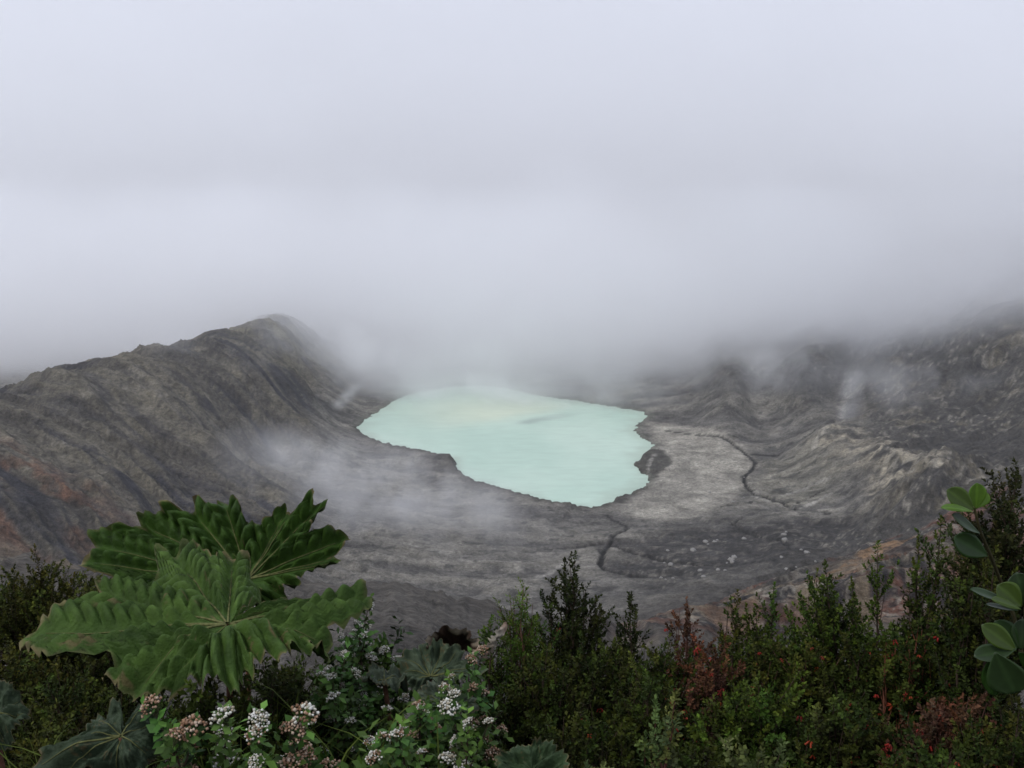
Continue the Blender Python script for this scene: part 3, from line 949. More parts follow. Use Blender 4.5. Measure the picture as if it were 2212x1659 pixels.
# ------------------------------------------------------------------ big ribbed leaves
def ribbed_leaf(parent, name, centre, lobes, scale, right, upv, nor, c0, c1, stalk_to=None, nth=440, nrad=90, rib=0.016, lam=0.062, seed=0, body=0.34,
                cup=0.0, vein=(0.10, 0.105, 0.04), stalk=(0.12, 0.06, 0.04), notch=None, sharp=1.0, stalk_r=0.014, droop=0.0, wear=0.0, rollk=0.0, lobew=1.0):
    """Palmate leaf. lobes: (angle deg, length, half width deg, lift of the tip along the normal)."""
    r = np.random.default_rng(seed)
    thl = np.linspace(0, 2 * math.pi, nth, endpoint=False)
    rad = np.full(nth, 0.0)
    lift = np.zeros(nth)
    ws = np.zeros(nth)
    A = np.array([math.radians(l[0]) for l in lobes])
    dth = (thl[:, None] - A[None] + math.pi) % (2 * math.pi) - math.pi
    for k, l in enumerate(lobes):
        h = np.radians(l[2]) * lobew
        prof = l[1] * (body / max(l[1], 1e-3) + (1 - body / max(l[1], 1e-3)) * np.exp(-np.abs(dth[:, k] / h) ** (2.0 * sharp)))
        m = np.exp(-(dth[:, k] / h) ** 2)
        rad = np.where(np.abs(dth[:, k]) < 2.6 * h, np.maximum(rad, prof), np.maximum(rad, body * 0.8))
        lift += m * l[3]
        ws += m
    lift = lift / np.maximum(ws, 0.3)
    tooth = 1 + 0.05 * np.sin(thl * 31 + r.random() * 6) * (0.5 + vnoise(thl * 6, thl * 0, seed + 3)) + 0.08 * (vnoise(thl * 20, thl * 0, seed) - 0.5) + 0.03 * (vnoise(thl * 47, thl * 0, seed + 9) - 0.5)
    rad = rad * tooth
    if notch:
        dn = (thl - math.radians(notch[0]) + math.pi) % (2 * math.pi) - math.pi
        rad = rad * (1 - (1 - notch[2]) * np.exp(-(dn / math.radians(notch[1])) ** 4))
    q = np.linspace(0.02, 1, nrad)
    TT, QQ = np.meshgrid(thl, q)
    RRd = QQ * rad[None]
    near = np.argmin(np.abs((TT[..., None] - A + math.pi) % (2 * math.pi) - math.pi), -1)
    dl = (TT - A[near] + math.pi) % (2 * math.pi) - math.pi
    s = RRd * np.cos(dl)
    t = np.abs(RRd * np.sin(dl))
    # chevron folds between the side veins, sunken midribs, tips lifted or drooping
    ph = (s - t * 0.85) / lam + 0.4 * vnoise(TT * 5, QQ * 4, seed + 1)
    wv = np.abs(np.sin(math.pi * ph)) ** 0.85
    env = sstep(t, 0.0, 0.035) * sstep(RRd, 0.03, 0.14)
    fold = rib * wv * env + 0.42 * t * sstep(t, 0, 0.03) * np.exp(-t / 0.10) * 1.3
    und = 0.16 * (fbm(TT * 1.6 + 7, QQ * 2.2, seed + 5, 3) - 0.5) * QQ
    roll = r.uniform(-0.34, 0.34, len(lobes))[near] * rollk
    h = fold + und + roll * RRd * np.sin(dl) * sstep(s, 0.05, 0.3) - 1.1 * np.maximum(t - 0.055, 0) ** 1.25 + lift[None] * QQ ** 2.2 + cup * RRd ** 2 - droop * np.maximum(QQ - 0.62, 0) ** 2
    X_, Y_ = RRd * np.cos(TT), RRd * np.sin(TT)
    pos = (X_[..., None] * right + Y_[..., None] * upv + h[..., None] * nor) * scale
    V = pos.reshape(-1, 3)
    i = np.arange(nrad - 1)[:, None] * nth
    j = np.arange(nth)[None]
    j2 = (j + 1) % nth
    Fc = np.stack([i + j, i + j2, i + nth + j2, i + nth + j], -1).reshape(-1, 4)
    wv_ = np.clip(vnoise(TT * 3, QQ * 3, seed + 2) * 0.5 + 0.5 * vnoise(TT * 11, QQ * 9, seed + 4), 0, 1)[..., None]
    C = np.array(c0) * (1 - wv_) + np.array(c1) * wv_
    rim = sstep(QQ, 0.955, 1.0)[..., None] * (0.35 + 0.65 * (vnoise(TT * 9, QQ * 0, seed + 6) > 0.55))[..., None]
    C = C * (1 - rim * 0.75) + np.array((0.15, 0.115, 0.06)) * rim * 0.75
    spots = sstep(vnoise(TT * 26, QQ * 22, seed + 11) * vnoise(TT * 5, QQ * 4, seed + 12), 0.60, 0.74)[..., None]
    C = C * (1 - spots * 0.7) + np.array((0.10, 0.075, 0.035)) * spots * 0.7
    if wear:
        wr = sstep(fbm(TT * 4, QQ * 5, seed + 8, 4), 0.62 - wear * 0.2, 0.72 - wear * 0.2)[..., None]
        C = C * (1 - wr) + np.array((0.16, 0.12, 0.09)) * wr
    lf = link(name, mesh_np(name, V, Fc, M_RIBBED, C.reshape(-1, 3), True), parent, tuple(centre))
    # raised main veins
    for k, l in enumerate(lobes):
        kt = int(round(A[k] / (2 * math.pi) * nth)) % nth
        kk = np.linspace(0, int(nrad * 0.86), 14).astype(int)
        pv = pos[kk, kt] + nor * 0.003
        vv, ff = tubes([pv], [np.linspace(0.0050, 0.0010, 14) * min(1, l[1] * 1.6 * scale + .3)], 5)
        link('vein', mesh_np('vein', vv, ff, M_BARK, np.tile(np.array(vein), (len(vv), 1)), True), lf)
    if stalk_to is not None:
        e = np.asarray(stalk_to, float) - np.asarray(centre, float)
        pth = bez(np.zeros(3), np.array([e[0] * 0.25, e[1] * 0.25, e[2] * 0.45]), e, 12)
        vv, ff = tubes([pth], [np.linspace(stalk_r * 0.75, stalk_r * 1.3, 12)], 8)
        link('stalk', mesh_np('stalk', vv, ff, M_BARK, np.tile(np.array(stalk), (len(vv), 1)), True), parent, tuple(centre))
    return lf


def facing(tilt, turn=0.0):
    """Leaf-plane axes: right, away/up, normal; tilt is the lean towards the camera in degrees."""
    a = math.radians(tilt)
    rt = np.array([math.cos(turn), math.sin(turn), 0])
    fw = np.array([-math.sin(turn), math.cos(turn), 0])
    upv = fw * math.cos(a) + np.array([0, 0, 1]) * math.sin(a)
    return rt, upv, np.cross(rt, upv)


def lobes_px(centre, tips, D, axes, px):
    """Lobes from where the tips are seen, for a leaf at the given distance."""
    rt, upv, nor = axes
    c = P(*centre, D)
    out = []
    for (u, v, wdeg, lift) in tips:
        d = ray(u, v)
        # where the line of sight meets the leaf plane, moved by the tip's lift
        c2 = c + nor * lift
        o = np.array([0, 0, CAM_Z])
        k = np.dot(c2 - o, nor) / np.dot(d, nor)
        p = o + d * k - c2
        a, b = np.dot(p, rt), np.dot(p, upv)
        out.append((math.degrees(math.atan2(b, a)) % 360, math.hypot(a, b), wdeg, lift))
    return c, out


GREEN_A, GREEN_B = (0.018, 0.040, 0.006), (0.056, 0.100, 0.018)
# --- the pair of great leaves
D1, D2 = 3.45, 4.25
ground1 = np.array([P(430, 1500, 3.7)[0], 3.75, 0.0])
ground1[2] = ground_z(ground1[0], ground1[1])
gun = thing('giant_rhubarb', 'giant ribbed umbrella-leaved plant, two huge lobed green leaves, the largest plant', 'plant', ground1)
ax = facing(6)
c, lob = lobes_px((492, 1350), [(374, 1196, 15, 0.02), (500, 1206, 11, 0.02), (209, 1281, 13, 0.0), (45, 1368, 12, -0.08), (98, 1425, 11, -0.16), (232, 1450, 13, -0.12),
                                (300, 1500, 12, -0.18), (466, 1456, 17, -0.16), (592, 1424, 15, -0.15), (712, 1380, 13, -0.10), (806, 1322, 10, -0.12), (738, 1236, 14, 0.05)], D1, ax, 0)
ribbed_leaf(gun, 'leaf', c - ground1, lob, 1.0, *ax, GREEN_A, GREEN_B, stalk_to=np.zeros(3) + [0.02, 0.05, 0], seed=3, body=0.30, notch=(58, 15, 0.10), lam=0.062, rib=0.048, sharp=2.0, lobew=1.12, rollk=1.0)
ax = facing(46)
c, lob = lobes_px((535, 1252), [(407, 1090, 15, 0.0), (486, 1090, 12, 0.0), (300, 1122, 16, 0.0), (212, 1190, 14, -0.12), (250, 1232, 12, -0.1), (588, 1160, 14, 0.02),
                                (690, 1076, 12, 0.10), (628, 1090, 12, 0.10), (752, 1150, 9, 0.08), (728, 1205, 10, 0.0), (680, 1232, 9, -0.04)], D2, ax, 0)
ribbed_leaf(gun, 'leaf', c - ground1, lob, 1.0, *ax, GREEN_A, (0.032, 0.068, 0.009), stalk_to=np.array([0.05, 0.12, 0]), seed=8, body=0.25, notch=(270, 24, 0.25), lam=0.068, rib=0.050, sharp=2.0, lobew=1.12, rollk=1.0)

# --- drooping grey-green leaf low on the left
G_A, G_B = (0.018, 0.030, 0.015), (0.042, 0.060, 0.034)
gp = np.array([P(230, 1650, 2.6)[0], 2.9, 0.0])
gp[2] = ground_z(gp[0], gp[1])
g2 = thing('giant_rhubarb', 'grey-green drooping umbrella leaf at the bottom beside the tan flowers', 'plant', gp, 'young giant rhubarb plants')
ax = facing(38, 0.25)
c, lob = lobes_px((262, 1590), [(300, 1532, 20, 0), (345, 1552, 14, -.04), (215, 1560, 18, -.04), (185, 1600, 15, -.06), (70, 1662, 15, -.12), (150, 1672, 15, -.12), (250, 1690, 18, -.1), (330, 1650, 16, -.08)], 2.75, ax, 0)
ribbed_leaf(g2, 'leaf', c - gp, lob, 1.0, *ax, G_A, G_B, stalk_to=np.array([0, 0, 0.0]), seed=12, body=0.12, lam=0.045, rib=0.026, notch=(80, 12, 0.3), nth=160, nrad=30)

gp = np.array([P(-10, 1560, 3.2)[0], 3.4, 0.0])
gp[2] = ground_z(gp[0], gp[1])
g4 = thing('giant_rhubarb', 'grey-green ribbed leaf cut off by the left edge of the photo', 'plant', gp, 'young giant rhubarb plants')
ax = facing(25, -0.2)
c, lob = lobes_px((-15, 1545), [(55, 1535, 18, 0), (60, 1555, 14, -.04), (30, 1512, 18, .02), (-30, 1500, 20, 0), (-90, 1540, 20, 0), (-60, 1585, 20, -.06), (10, 1590, 18, -.1)], 3.2, ax, 0)
ribbed_leaf(g4, 'leaf', c - gp, lob, 1.0, *ax, G_A, G_B, stalk_to=np.zeros(3), seed=14, body=0.1, lam=0.045, rib=0.026, nth=140, nrad=26)

# --- older plant in the middle: two ribbed grey-green leaves, withered ones above
gp = np.array([P(950, 1480, 4.4)[0], 4.45, 0.0])
gp[2] = ground_z(gp[0], gp[1])
g3 = thing('giant_rhubarb', 'old umbrella-leaved plant with withered brown leaves between white flowers and dark shrub', 'plant', gp, 'young giant rhubarb plants')
ax = facing(28)
c, lob = lobes_px((930, 1462), [(862, 1412, 16, 0.0), (905, 1398, 14, 0), (955, 1398, 14, .0), (1000, 1402, 14, .0), (1050, 1440, 14, -.05), (1020, 1462, 14, -.06), (862, 1450, 14, -.05), (850, 1480, 12, -.06)], 4.35, ax, 0)
ribbed_leaf(g3, 'leaf', c - gp, lob, 1.0, *ax, (0.028, 0.045, 0.026), (0.065, 0.085, 0.05), stalk_to=np.array([0, 0, 0]), seed=21, body=0.14, notch=(268, 26, 0.3), lam=0.038, rib=0.024, stalk=(0.16, 0.05, 0.06), nth=180, nrad=32)
ax = facing(30)
c, lob = lobes_px((958, 1522), [(905, 1490, 13, 0.0), (940, 1478, 12, 0), (990, 1480, 12, .0), (1035, 1508, 12, -.02), (1035, 1530, 12, -.04), (1012, 1562, 12, -.06), (890, 1512, 12, -.02), (925, 1545, 13, -.05)], 4.0, ax, 0)
ribbed_leaf(g3, 'leaf', c - gp, lob, 1.0, *ax, (0.034, 0.050, 0.030), (0.085, 0.10, 0.07), stalk_to=np.array([0, 0, 0]), seed=22, body=0.12, lam=0.038, rib=0.024, nth=180, nrad=32)
ax = facing(12)
c, lob = lobes_px((830, 1470), [(790, 1462, 18, 0.0), (830, 1455, 16, 0), (875, 1462, 16, -.03), (880, 1480, 14, -.05), (800, 1488, 16, -.06)], 4.1, ax, 0)
ribbed_leaf(g3, 'leaf', c - gp, lob, 1.0, *ax, (0.026, 0.038, 0.026), (0.055, 0.07, 0.045), stalk_to=np.array([0, 0, 0]), seed=24, body=0.1, lam=0.036, rib=0.022, nth=120, nrad=24)


def dead_hood(parent, c, rx, rz, depth, seed):
    """A dead leaf curled into a hood, open towards the viewer."""
    n, m = 40, 14
    a = np.linspace(math.radians(-20), math.radians(200), n)[:, None]
    y = np.linspace(0, 1, m)[None]
    sh = 1 - 0.97 * y ** 3 + 0.35 * np.maximum(1 - y / 0.25, 0) ** 1.5
    ruf = 1 + (0.16 * (vnoise(a * 5, y * 3, seed) - 0.5) + 0.18 * (vnoise(a * 14, y * 0, seed + 1) - .5) * (1 - y))
    V = np.stack([rx * np.cos(a) * sh * ruf, depth * (y + 0.25 * (vnoise(a * 7, y * 0, seed + 2) - .5) * (1 - y)) + a * 0, rz * np.sin(a) * sh * ruf - 0.5 * depth * y], -1)
    i = np.arange(n - 1)[:, None] * m + np.arange(m - 1)[None]
    Fc = np.stack([i, i + 1, i + m + 1, i + m], -1).reshape(-1, 4)
    w_ = (sstep(y, 0.50, 0.12) * sstep(vnoise(a * 6, y * 2, seed + 4), 0.25, 0.6))[..., None]
    C = np.array((0.040, 0.024, 0.016)) * (1 - w_) + np.array((0.34, 0.28, 0.21)) * w_
    o = link('withered_leaf', mesh_np('withered_leaf', V.reshape(-1, 3), Fc, M_RIBBED, C.reshape(-1, 3), True), parent, tuple(c))
    o['label'] = 'curled brown dead leaf with pale ragged rim'
    return o


dead_hood(g3, P(976, 1398, 4.45) - gp, 0.095, 0.075, 0.16, 5)


def ribbon(pts, widths, cols, nrm, name, parent, origin, curl=0.3, n=40, m=9):
    """A twisted hanging strip of dead leaf."""
    pts = np.array(pts) - origin
    k = np.linspace(0, len(pts) - 1, n)
    p = np.stack([np.interp(k, np.arange(len(pts)), pts[:, a]) for a in range(3)], 1)
    wd = np.interp(k, np.arange(len(widths)), widths)
    cc = np.stack([np.interp(k, np.arange(len(cols)), np.array(cols)[:, a]) for a in range(3)], 1)
    t = unit(np.gradient(p, axis=0))
    sd_ = unit(np.cross(t, nrm))
    nn_ = np.cross(sd_, t)
    x = np.linspace(-1, 1, m)
    sg = np.sign(x)[None]
    jag = 1 + 1.5 * (vnoise(np.arange(n)[:, None] * 0.55 + sg * 20, x[None] * 0 + 3, 5) - 0.5)
    cc = cc * (0.45 + 1.1 * vnoise(np.arange(n) * 0.8, np.arange(n) * 0 + .5, 6))[:, None]
    V = p[:, None] + sd_[:, None] * (x[None, :, None] * (wd[:, None] * jag)[..., None]) + nn_[:, None] * ((curl * (x ** 2)[None] * wd[:, None] + 1.6 * wd[:, None] * (vnoise(np.arange(n)[:, None] * 0.5, x[None] * 1.5, 9) - .5))[..., None])
    i = np.arange(n - 1)[:, None] * m + np.arange(m - 1)[None]
    Fc = np.stack([i, i + 1, i + m + 1, i + m], -1).reshape(-1, 4)
    return link(name, mesh_np(name, V.reshape(-1, 3), Fc, M_RIBBED, np.repeat(cc, m, 0), True), parent)


o = ribbon([P(1097, 1346, 4.7), P(1080, 1368, 4.6), P(1062, 1390, 4.55), P(1052, 1410, 4.5), P(1046, 1432, 4.45)], [.008, .020, .022, .018, .012],
           [(.20, .13, .09), (.17, .155, .125), (.15, .13, .10), (.10, .07, .05), (.04, .03, .022)], np.array([0.35, -0.8, 0.5]), 'withered_leaf', g3, gp, -0.6)
o['label'] = 'pale twisted strip of dead leaf'

# --- round leaf at the bottom edge
gp = np.array([P(1150, 1650, 2.9)[0], 3.0, 0.0])
gp[2] = ground_z(gp[0], gp[1])
g5 = thing('round_leaf_plant', 'smooth round kidney-shaped dark green leaf at the bottom edge', 'plant', gp)
ax = facing(30)
c, lob = lobes_px((1150, 1665), [(1100, 1622, 34, 0), (1195, 1620, 34, 0), (1070, 1655, 30, 0), (1228, 1655, 30, 0), (1110, 1712, 34, 0), (1190, 1712, 34, 0)], 2.75, ax, 0)
ribbed_leaf(g5, 'leaf', c - gp, lob, 1.0, *ax, (0.022, 0.040, 0.017), (0.034, 0.056, 0.024), stalk_to=np.zeros(3), seed=41, body=0.075, lam=0.5, rib=0.0, nth=140, nrad=20, vein=(0.03, 0.05, 0.022), sharp=1.3)


# ------------------------------------------------------------------ waxy paddle-leaved bush on the right edge
def paddle(parent, b_px, t_px, wpx, D, turn, bend, col, dD=0.0, under=None):
    """One thick obovate leaf from its stalk end to its tip; turn rolls it about its own axis."""
    p0, p1 = P(*b_px, D), P(*t_px, D + dD)
    ax_ = p1 - p0
    L = np.linalg.norm(ax_)
    d = ax_ / L
    view = unit(p0 - np.array([0, 0, CAM_Z]))
    sd_ = unit(np.cross(view, d))
    nn_ = np.cross(d, sd_)
    s2 = sd_ * math.cos(turn) + nn_ * math.sin(turn)
    n2 = np.cross(d, s2)
    if np.dot(n2, view) > 0:
        n2 = -n2
    W = wpx / F * np.linalg.norm(p0 - np.array([0, 0, CAM_Z])) * 0.5
    ns_, m_ = 16, 9
    s = np.linspace(0, 1, ns_)
    prof = np.clip(np.sin(np.pi * np.clip(s, 0, 1) ** 1.45) ** 0.62, 0.06, 1)
    prof[0], prof[-1] = 0.07, 0.05
    x = np.linspace(-1, 1, m_)
    th_ = 0.0018
    top = d * (s * L)[:, None, None] + s2 * (x[None, :, None] * prof[:, None, None] * W) + n2 * ((np.abs(x)[None] ** 1.5 * 0.22 * W * prof[:, None] + bend * L * (s ** 2)[:, None] * -1)[..., None])
    bot = top - n2 * th_
    V = np.concatenate([top.reshape(-1, 3), bot.reshape(-1, 3)])
    i = np.arange(ns_ - 1)[:, None] * m_ + np.arange(m_ - 1)[None]
    fa = np.stack([i, i + 1, i + m_ + 1, i + m_], -1).reshape(-1, 4)
    o_ = ns_ * m_
    Fs = [fa, fa[:, ::-1] + o_]
    rim = [a * m_ for a in range(ns_)] + [(ns_ - 1) * m_ + a for a in range(1, m_)] + [a * m_ + m_ - 1 for a in range(ns_ - 2, -1, -1)] + list(range(m_ - 2, 0, -1))
    rim = np.array(rim)
    r2 = np.roll(rim, -1)
    Fs.append(np.stack([rim, r2, r2 + o_, rim + o_], 1))
    ctop = np.tile(np.array(col), (ns_, m_, 1)) * (1 + 0.45 * (np.abs(x) < 0.1))[None, :, None]
    ctop = ctop * (1 + 0.6 * (np.abs(x) > 0.93))[None, :, None]
    cb = np.tile(np.array(under or [k * 1.1 for k in col]), (ns_ * m_, 1))
    loc = p0 - PADBASE
    return link('leaf', mesh_np('paddle_leaf', V, np.concatenate(Fs), M_WAXY, np.concatenate([ctop.reshape(-1, 3), cb]), True), parent, tuple(loc))


PADBASE = np.array([P(2240, 1500, 3.7)[0], 3.85, 0.0])
PADBASE[2] = ground_z(PADBASE[0], PADBASE[1])
pad = thing('paddle_leaf_bush', 'bush with big thick oval waxy leaves in rosettes on the right edge', 'bush', PADBASE)
GB, GY, GD, GP = (0.045, 0.090, 0.008), (0.030, 0.052, 0.006), (0.010, 0.026, 0.004), (0.016, 0.030, 0.010)
for args in [((2104, 1101), (2050, 1058), 40, 3.65, 0.35, 0.1, GY), ((2108, 1100), (2112, 1044), 36, 3.7, 0.5, 0.05, GB), ((2102, 1105), (2036, 1090), 24, 3.6, 1.05, 0.12, GB),
             ((2117, 1152), (2050, 1117), 34, 3.6, 0.95, -0.12, GD), ((2134, 1201), (2056, 1160), 48, 3.6, 0.25, -0.1, GD), ((2110, 1098), (2130, 1062), 30, 3.8, 0.4, 0.1, GB),
             ((2208, 1310), (2160, 1266), 48, 3.55, 0.25, 0.12, GY), ((2214, 1306), (2198, 1240), 52, 3.6, 0.2, 0.1, GP), ((2192, 1305), (2093, 1276), 26, 3.55, 0.95, -0.05, GD),
             ((2206, 1316), (2142, 1294), 26, 3.5, 1.0, 0.0, GY), ((2216, 1312), (2262, 1270), 50, 3.55, 0.3, 0.1, GY), ((2200, 1318), (2128, 1312), 22, 3.55, 1.1, -0.1, GD),
             ((2196, 1406), (2128, 1352), 40, 3.5, 0.3, 0.12, GY), ((2200, 1402), (2154, 1344), 44, 3.55, 0.35, 0.1, GD), ((2196, 1400), (2104, 1424), 40, 3.5, 0.55, -0.1, GP),
             ((2150, 1410), (2192, 1494), 74, 3.45, 0.2, -0.06, GP), ((2205, 1404), (2210, 1340), 40, 3.55, 0.3, 0.1, GP), ((2200, 1410), (2250, 1440), 40, 3.5, 0.5, -0.1, GD),
             ((2140, 1420), (2150, 1500), 44, 3.5, 0.8, -0.1, GD)]:
    paddle(pad, *args)
pv = [np.stack([np.zeros(3), P(2225, 1480, 3.8) - PADBASE, P(2214, 1400, 3.6) - PADBASE, P(2215, 1312, 3.62) - PADBASE]),
      np.stack([P(2225, 1480, 3.8) - PADBASE, P(2190, 1330, 3.9) - PADBASE, P(2140, 1200, 3.75) - PADBASE, P(2118, 1150, 3.66) - PADBASE, P(2105, 1098, 3.66) - PADBASE]),
      np.stack([P(2225, 1480, 3.8) - PADBASE, P(2215, 1440, 3.65) - PADBASE, P(2197, 1403, 3.52) - PADBASE])]
vv, ff = tubes(pv, [[.012, .010, .008, .007], [.009, .008, .007, .006, .005], [.009, .008, .006]], 7)
link('stem', mesh_np('paddle_stem', vv, ff, M_BARK, np.tile(np.array((0.04, 0.036, 0.016)), (len(vv), 1)), True), pad)

# ------------------------------------------------------------------ shrubs
DK0, DK1 = (0.014, 0.020, 0.005), (0.032, 0.046, 0.010)
MD0, MD1 = (0.018, 0.030, 0.006), (0.058, 0.082, 0.014)
BR0, BR1 = (0.026, 0.052, 0.008), (0.082, 0.135, 0.020)
OL0, OL1 = (0.026, 0.034, 0.010), (0.085, 0.095, 0.018)
LT0, LT1 = (0.034, 0.052, 0.018), (0.105, 0.140, 0.050)
RB0, RB1 = (0.050, 0.030, 0.018), (0.125, 0.052, 0.034)
GH = 'heath shrubs along the crater rim'
SHRUBS = [
    # top px, D, width px, colours, extra
    ('dark upright heath shrub whose spire rises highest in the middle', (1240, 1232), 5.8, 210, DK0, DK1, dict(limbs=13, flat=0.37, spire=1.2, red=2, seed=101, dens=1.25)),
    ('bright green young heath with bare brown stems just left of the dark spire', (1128, 1258), 5.4, 110, BR0, BR1, dict(limbs=9, flat=0.19, bark=(0.11, 0.06, 0.04), seed=102, bare=0.45, ll=.022, lw=.0085)),
    ('tiny olive heath sapling beside the pale dead leaf', (1060, 1322), 5.3, 64, MD0, BR1, dict(limbs=4, flat=0.31, seed=103, bare=0.5, dens=0.8)),
    ('dark forked heath shrub with open branches right of the tallest spire', (1362, 1296), 5.9, 130, DK0, DK1, dict(limbs=8, flat=0.31, seed=104, bare=0.5, spire=0.9)),
    ('sparse heath shrub with rusty twigs behind the red flowers', (1488, 1302), 6.0, 130, RB0, RB1, dict(limbs=8, flat=0.28, red=25, seed=105, bare=0.35, dens=.8, bark=(0.10, 0.05, 0.04))),
    ('yellow-green tufted heath with two short upright tips in the centre right', (1592, 1296), 5.8, 110, MD0, OL1, dict(limbs=8, flat=0.31, seed=106, spire=1.0, red=2)),
    ('fir-like green heath spire between two red flowering heaths', (1670, 1292), 5.6, 150, MD0, BR1, dict(limbs=9, flat=0.34, seed=107, spire=1.3)),
    ('broad heath with long feathery sprays leaning to the left', (1898, 1212), 5.2, 250, MD0, BR1, dict(limbs=15, flat=0.34, seed=108, spire=1.3, lean=-0.4, baseu=1960)),
    ('slender fir-like heath spire standing left of the waxy leaves', (2030, 1164), 5.0, 130, MD0, MD1, dict(limbs=8, flat=0.40, seed=109, spire=1.6, dens=1.2)),
    ('heath full of small red flowers on reddish twigs in the centre right', (1545, 1392), 5.2, 250, RB0, RB1, dict(limbs=13, flat=0.28, red=60, seed=110, dens=.75, bark=(0.13, 0.06, 0.05), bare=.25)),
    ('green heath with tan faded bells and red flowers below the fir-like spire', (1745, 1372), 5.0, 240, MD0, OL1, dict(limbs=13, flat=0.28, red=40, seed=111, bark=(0.09, 0.05, 0.035))),
    ('heath on a bare red-brown forked trunk with red flowers', (1985, 1330), 4.7, 250, MD0, MD1, dict(limbs=13, flat=0.31, red=45, seed=112, bark=(0.17, 0.065, 0.04), bare=0.5, stemr=0.018)),
    ('dense dark heath mound directly below the tallest spire', (1290, 1400), 5.0, 330, DK0, MD1, dict(limbs=20, flat=0.22, red=6, seed=113)),
    ('dark green heath mound right of the old withered leaves', (1170, 1410), 4.7, 240, DK0, MD1, dict(limbs=16, flat=0.25, red=3, seed=114)),
    ('rounded dark heath mound left of the red flowering twigs', (1400, 1452), 4.5, 270, DK0, MD1, dict(limbs=16, flat=0.25, red=8, seed=115)),
    ('wide light-tipped green heath mound below the red flowering twigs', (1650, 1482), 4.3, 340, MD0, BR1, dict(limbs=20, flat=0.22, red=3, seed=116)),
    ('pale olive heath with one upright light tip near the bottom', (1448, 1534), 3.4, 130, LT0, LT1, dict(limbs=7, flat=0.31, spire=1.2, seed=117, bark=(0.09, 0.035, 0.03))),
    ('dark low heath at the bottom behind the round leaf', (1270, 1535), 3.9, 300, DK0, MD1, dict(limbs=16, flat=0.22, red=2, seed=118)),
    ('pale olive fan of heath at the bottom right of centre', (1650, 1600), 3.2, 210, LT0, LT1, dict(limbs=9, flat=0.28, seed=119)),
    ('dark heath with scattered red flowers low on the right', (1860, 1500), 4.0, 300, DK0, MD1, dict(limbs=17, flat=0.22, red=28, seed=120)),
    ('heath with rusty seed heads and bright red flowers low at the right', (2070, 1500), 3.9, 280, RB0, RB1, dict(limbs=16, flat=0.22, red=50, seed=121, bark=(0.10, 0.05, 0.04))),
    ('dark heath filling the space behind the waxy rosettes', (2110, 1330), 4.6, 220, DK0, MD1, dict(limbs=14, flat=0.25, red=4, seed=122)),
    ('tall dark heath with orange tips at the right edge', (2196, 1010), 4.6, 200, DK0, (0.045, 0.05, 0.018), dict(limbs=18, flat=0.20, red=5, seed=123, dens=1.2)),
    ('broad dark heath in the gap left of the red flowering twigs', (1430, 1392), 5.3, 210, DK0, MD1, dict(limbs=14, flat=0.15, seed=138)),
    ('broad dark heath behind the tan faded bells', (1655, 1372), 5.4, 230, DK0, MD1, dict(limbs=14, flat=0.15, seed=139, red=8)),
    ('broad dark heath below the feathery leaning sprays', (1860, 1372), 4.9, 230, DK0, MD1, dict(limbs=14, flat=0.15, seed=140, red=8)),
    ('dark heath bush wrapped round the stem of the waxy leaves', (2150, 1190), 4.2, 130, DK0, MD1, dict(limbs=10, flat=0.2, seed=137)),
    ('small pale green heath tip at the bottom right of the round leaf', (1300, 1628), 2.9, 100, LT0, LT1, dict(limbs=5, flat=0.31, seed=124)),
    ('low green heath in the bottom right corner below the flowers', (2040, 1590), 3.2, 340, MD0, MD1, dict(limbs=15, flat=0.22, red=12, seed=125)),
    ('dark green heath at the bottom between two pale olive tips', (1500, 1600), 3.5, 260, DK0, MD1, dict(limbs=13, flat=0.22, seed=126, red=2)),
    ('bushy heath in the bottom right corner with yellowish tips', (2205, 1500), 3.5, 200, MD0, OL1, dict(limbs=12, flat=0.22, seed=127, red=5)),
    ('flat-topped olive hedge shrub behind the great leaves on the left', (90, 1226), 6.6, 380, DK0, OL1, dict(limbs=24, flat=0.06, depth=.6, seed=128, dens=1.25)),
    ('dark olive shrub at the left edge under the hedge', (15, 1395), 5.0, 220, DK0, OL1, dict(limbs=14, flat=0.19, seed=129)),
    ('dark leafy shrub under the left tip of the great leaf', (120, 1455), 4.4, 280, DK0, MD1, dict(limbs=16, flat=0.19, seed=130, ll=.024, lw=.011)),
    ('low dark shrub with a rusty tinge at the lower left', (100, 1545), 3.7, 280, DK0, OL1, dict(limbs=14, flat=0.19, seed=131, red=2)),
    ('dark shrub in the shade below the great ribbed leaves', (370, 1520), 4.0, 300, DK0, MD1, dict(limbs=14, flat=0.19, seed=132, ll=.024, lw=.011)),
    ('dark shrub in front of the stalks of the great ribbed leaves', (450, 1452), 3.3, 280, DK0, MD1, dict(limbs=12, flat=0.2, seed=134, ll=.028, lw=.014)),
    ('dark leafy shrub just right of the stalks under the great leaves', (585, 1428), 3.9, 250, DK0, MD1, dict(limbs=11, flat=0.2, seed=135, ll=.028, lw=.014)),
    ('dark shrub filling the gap between hedge and great front leaf', (215, 1330), 5.2, 240, DK0, MD1, dict(limbs=13, flat=0.2, seed=136)),
    ('dark shrub behind the white flowers right of the great leaf', (650, 1412), 5.0, 260, DK0, MD1, dict(limbs=13, flat=0.22, seed=133, ll=.022, lw=.010)),
]
for lab, tp, D, wd, c0, c1, kw in SHRUBS:
    shrub('heath_shrub', lab, 'shrub', GH, tp, D, wd, c0, c1, **kw)

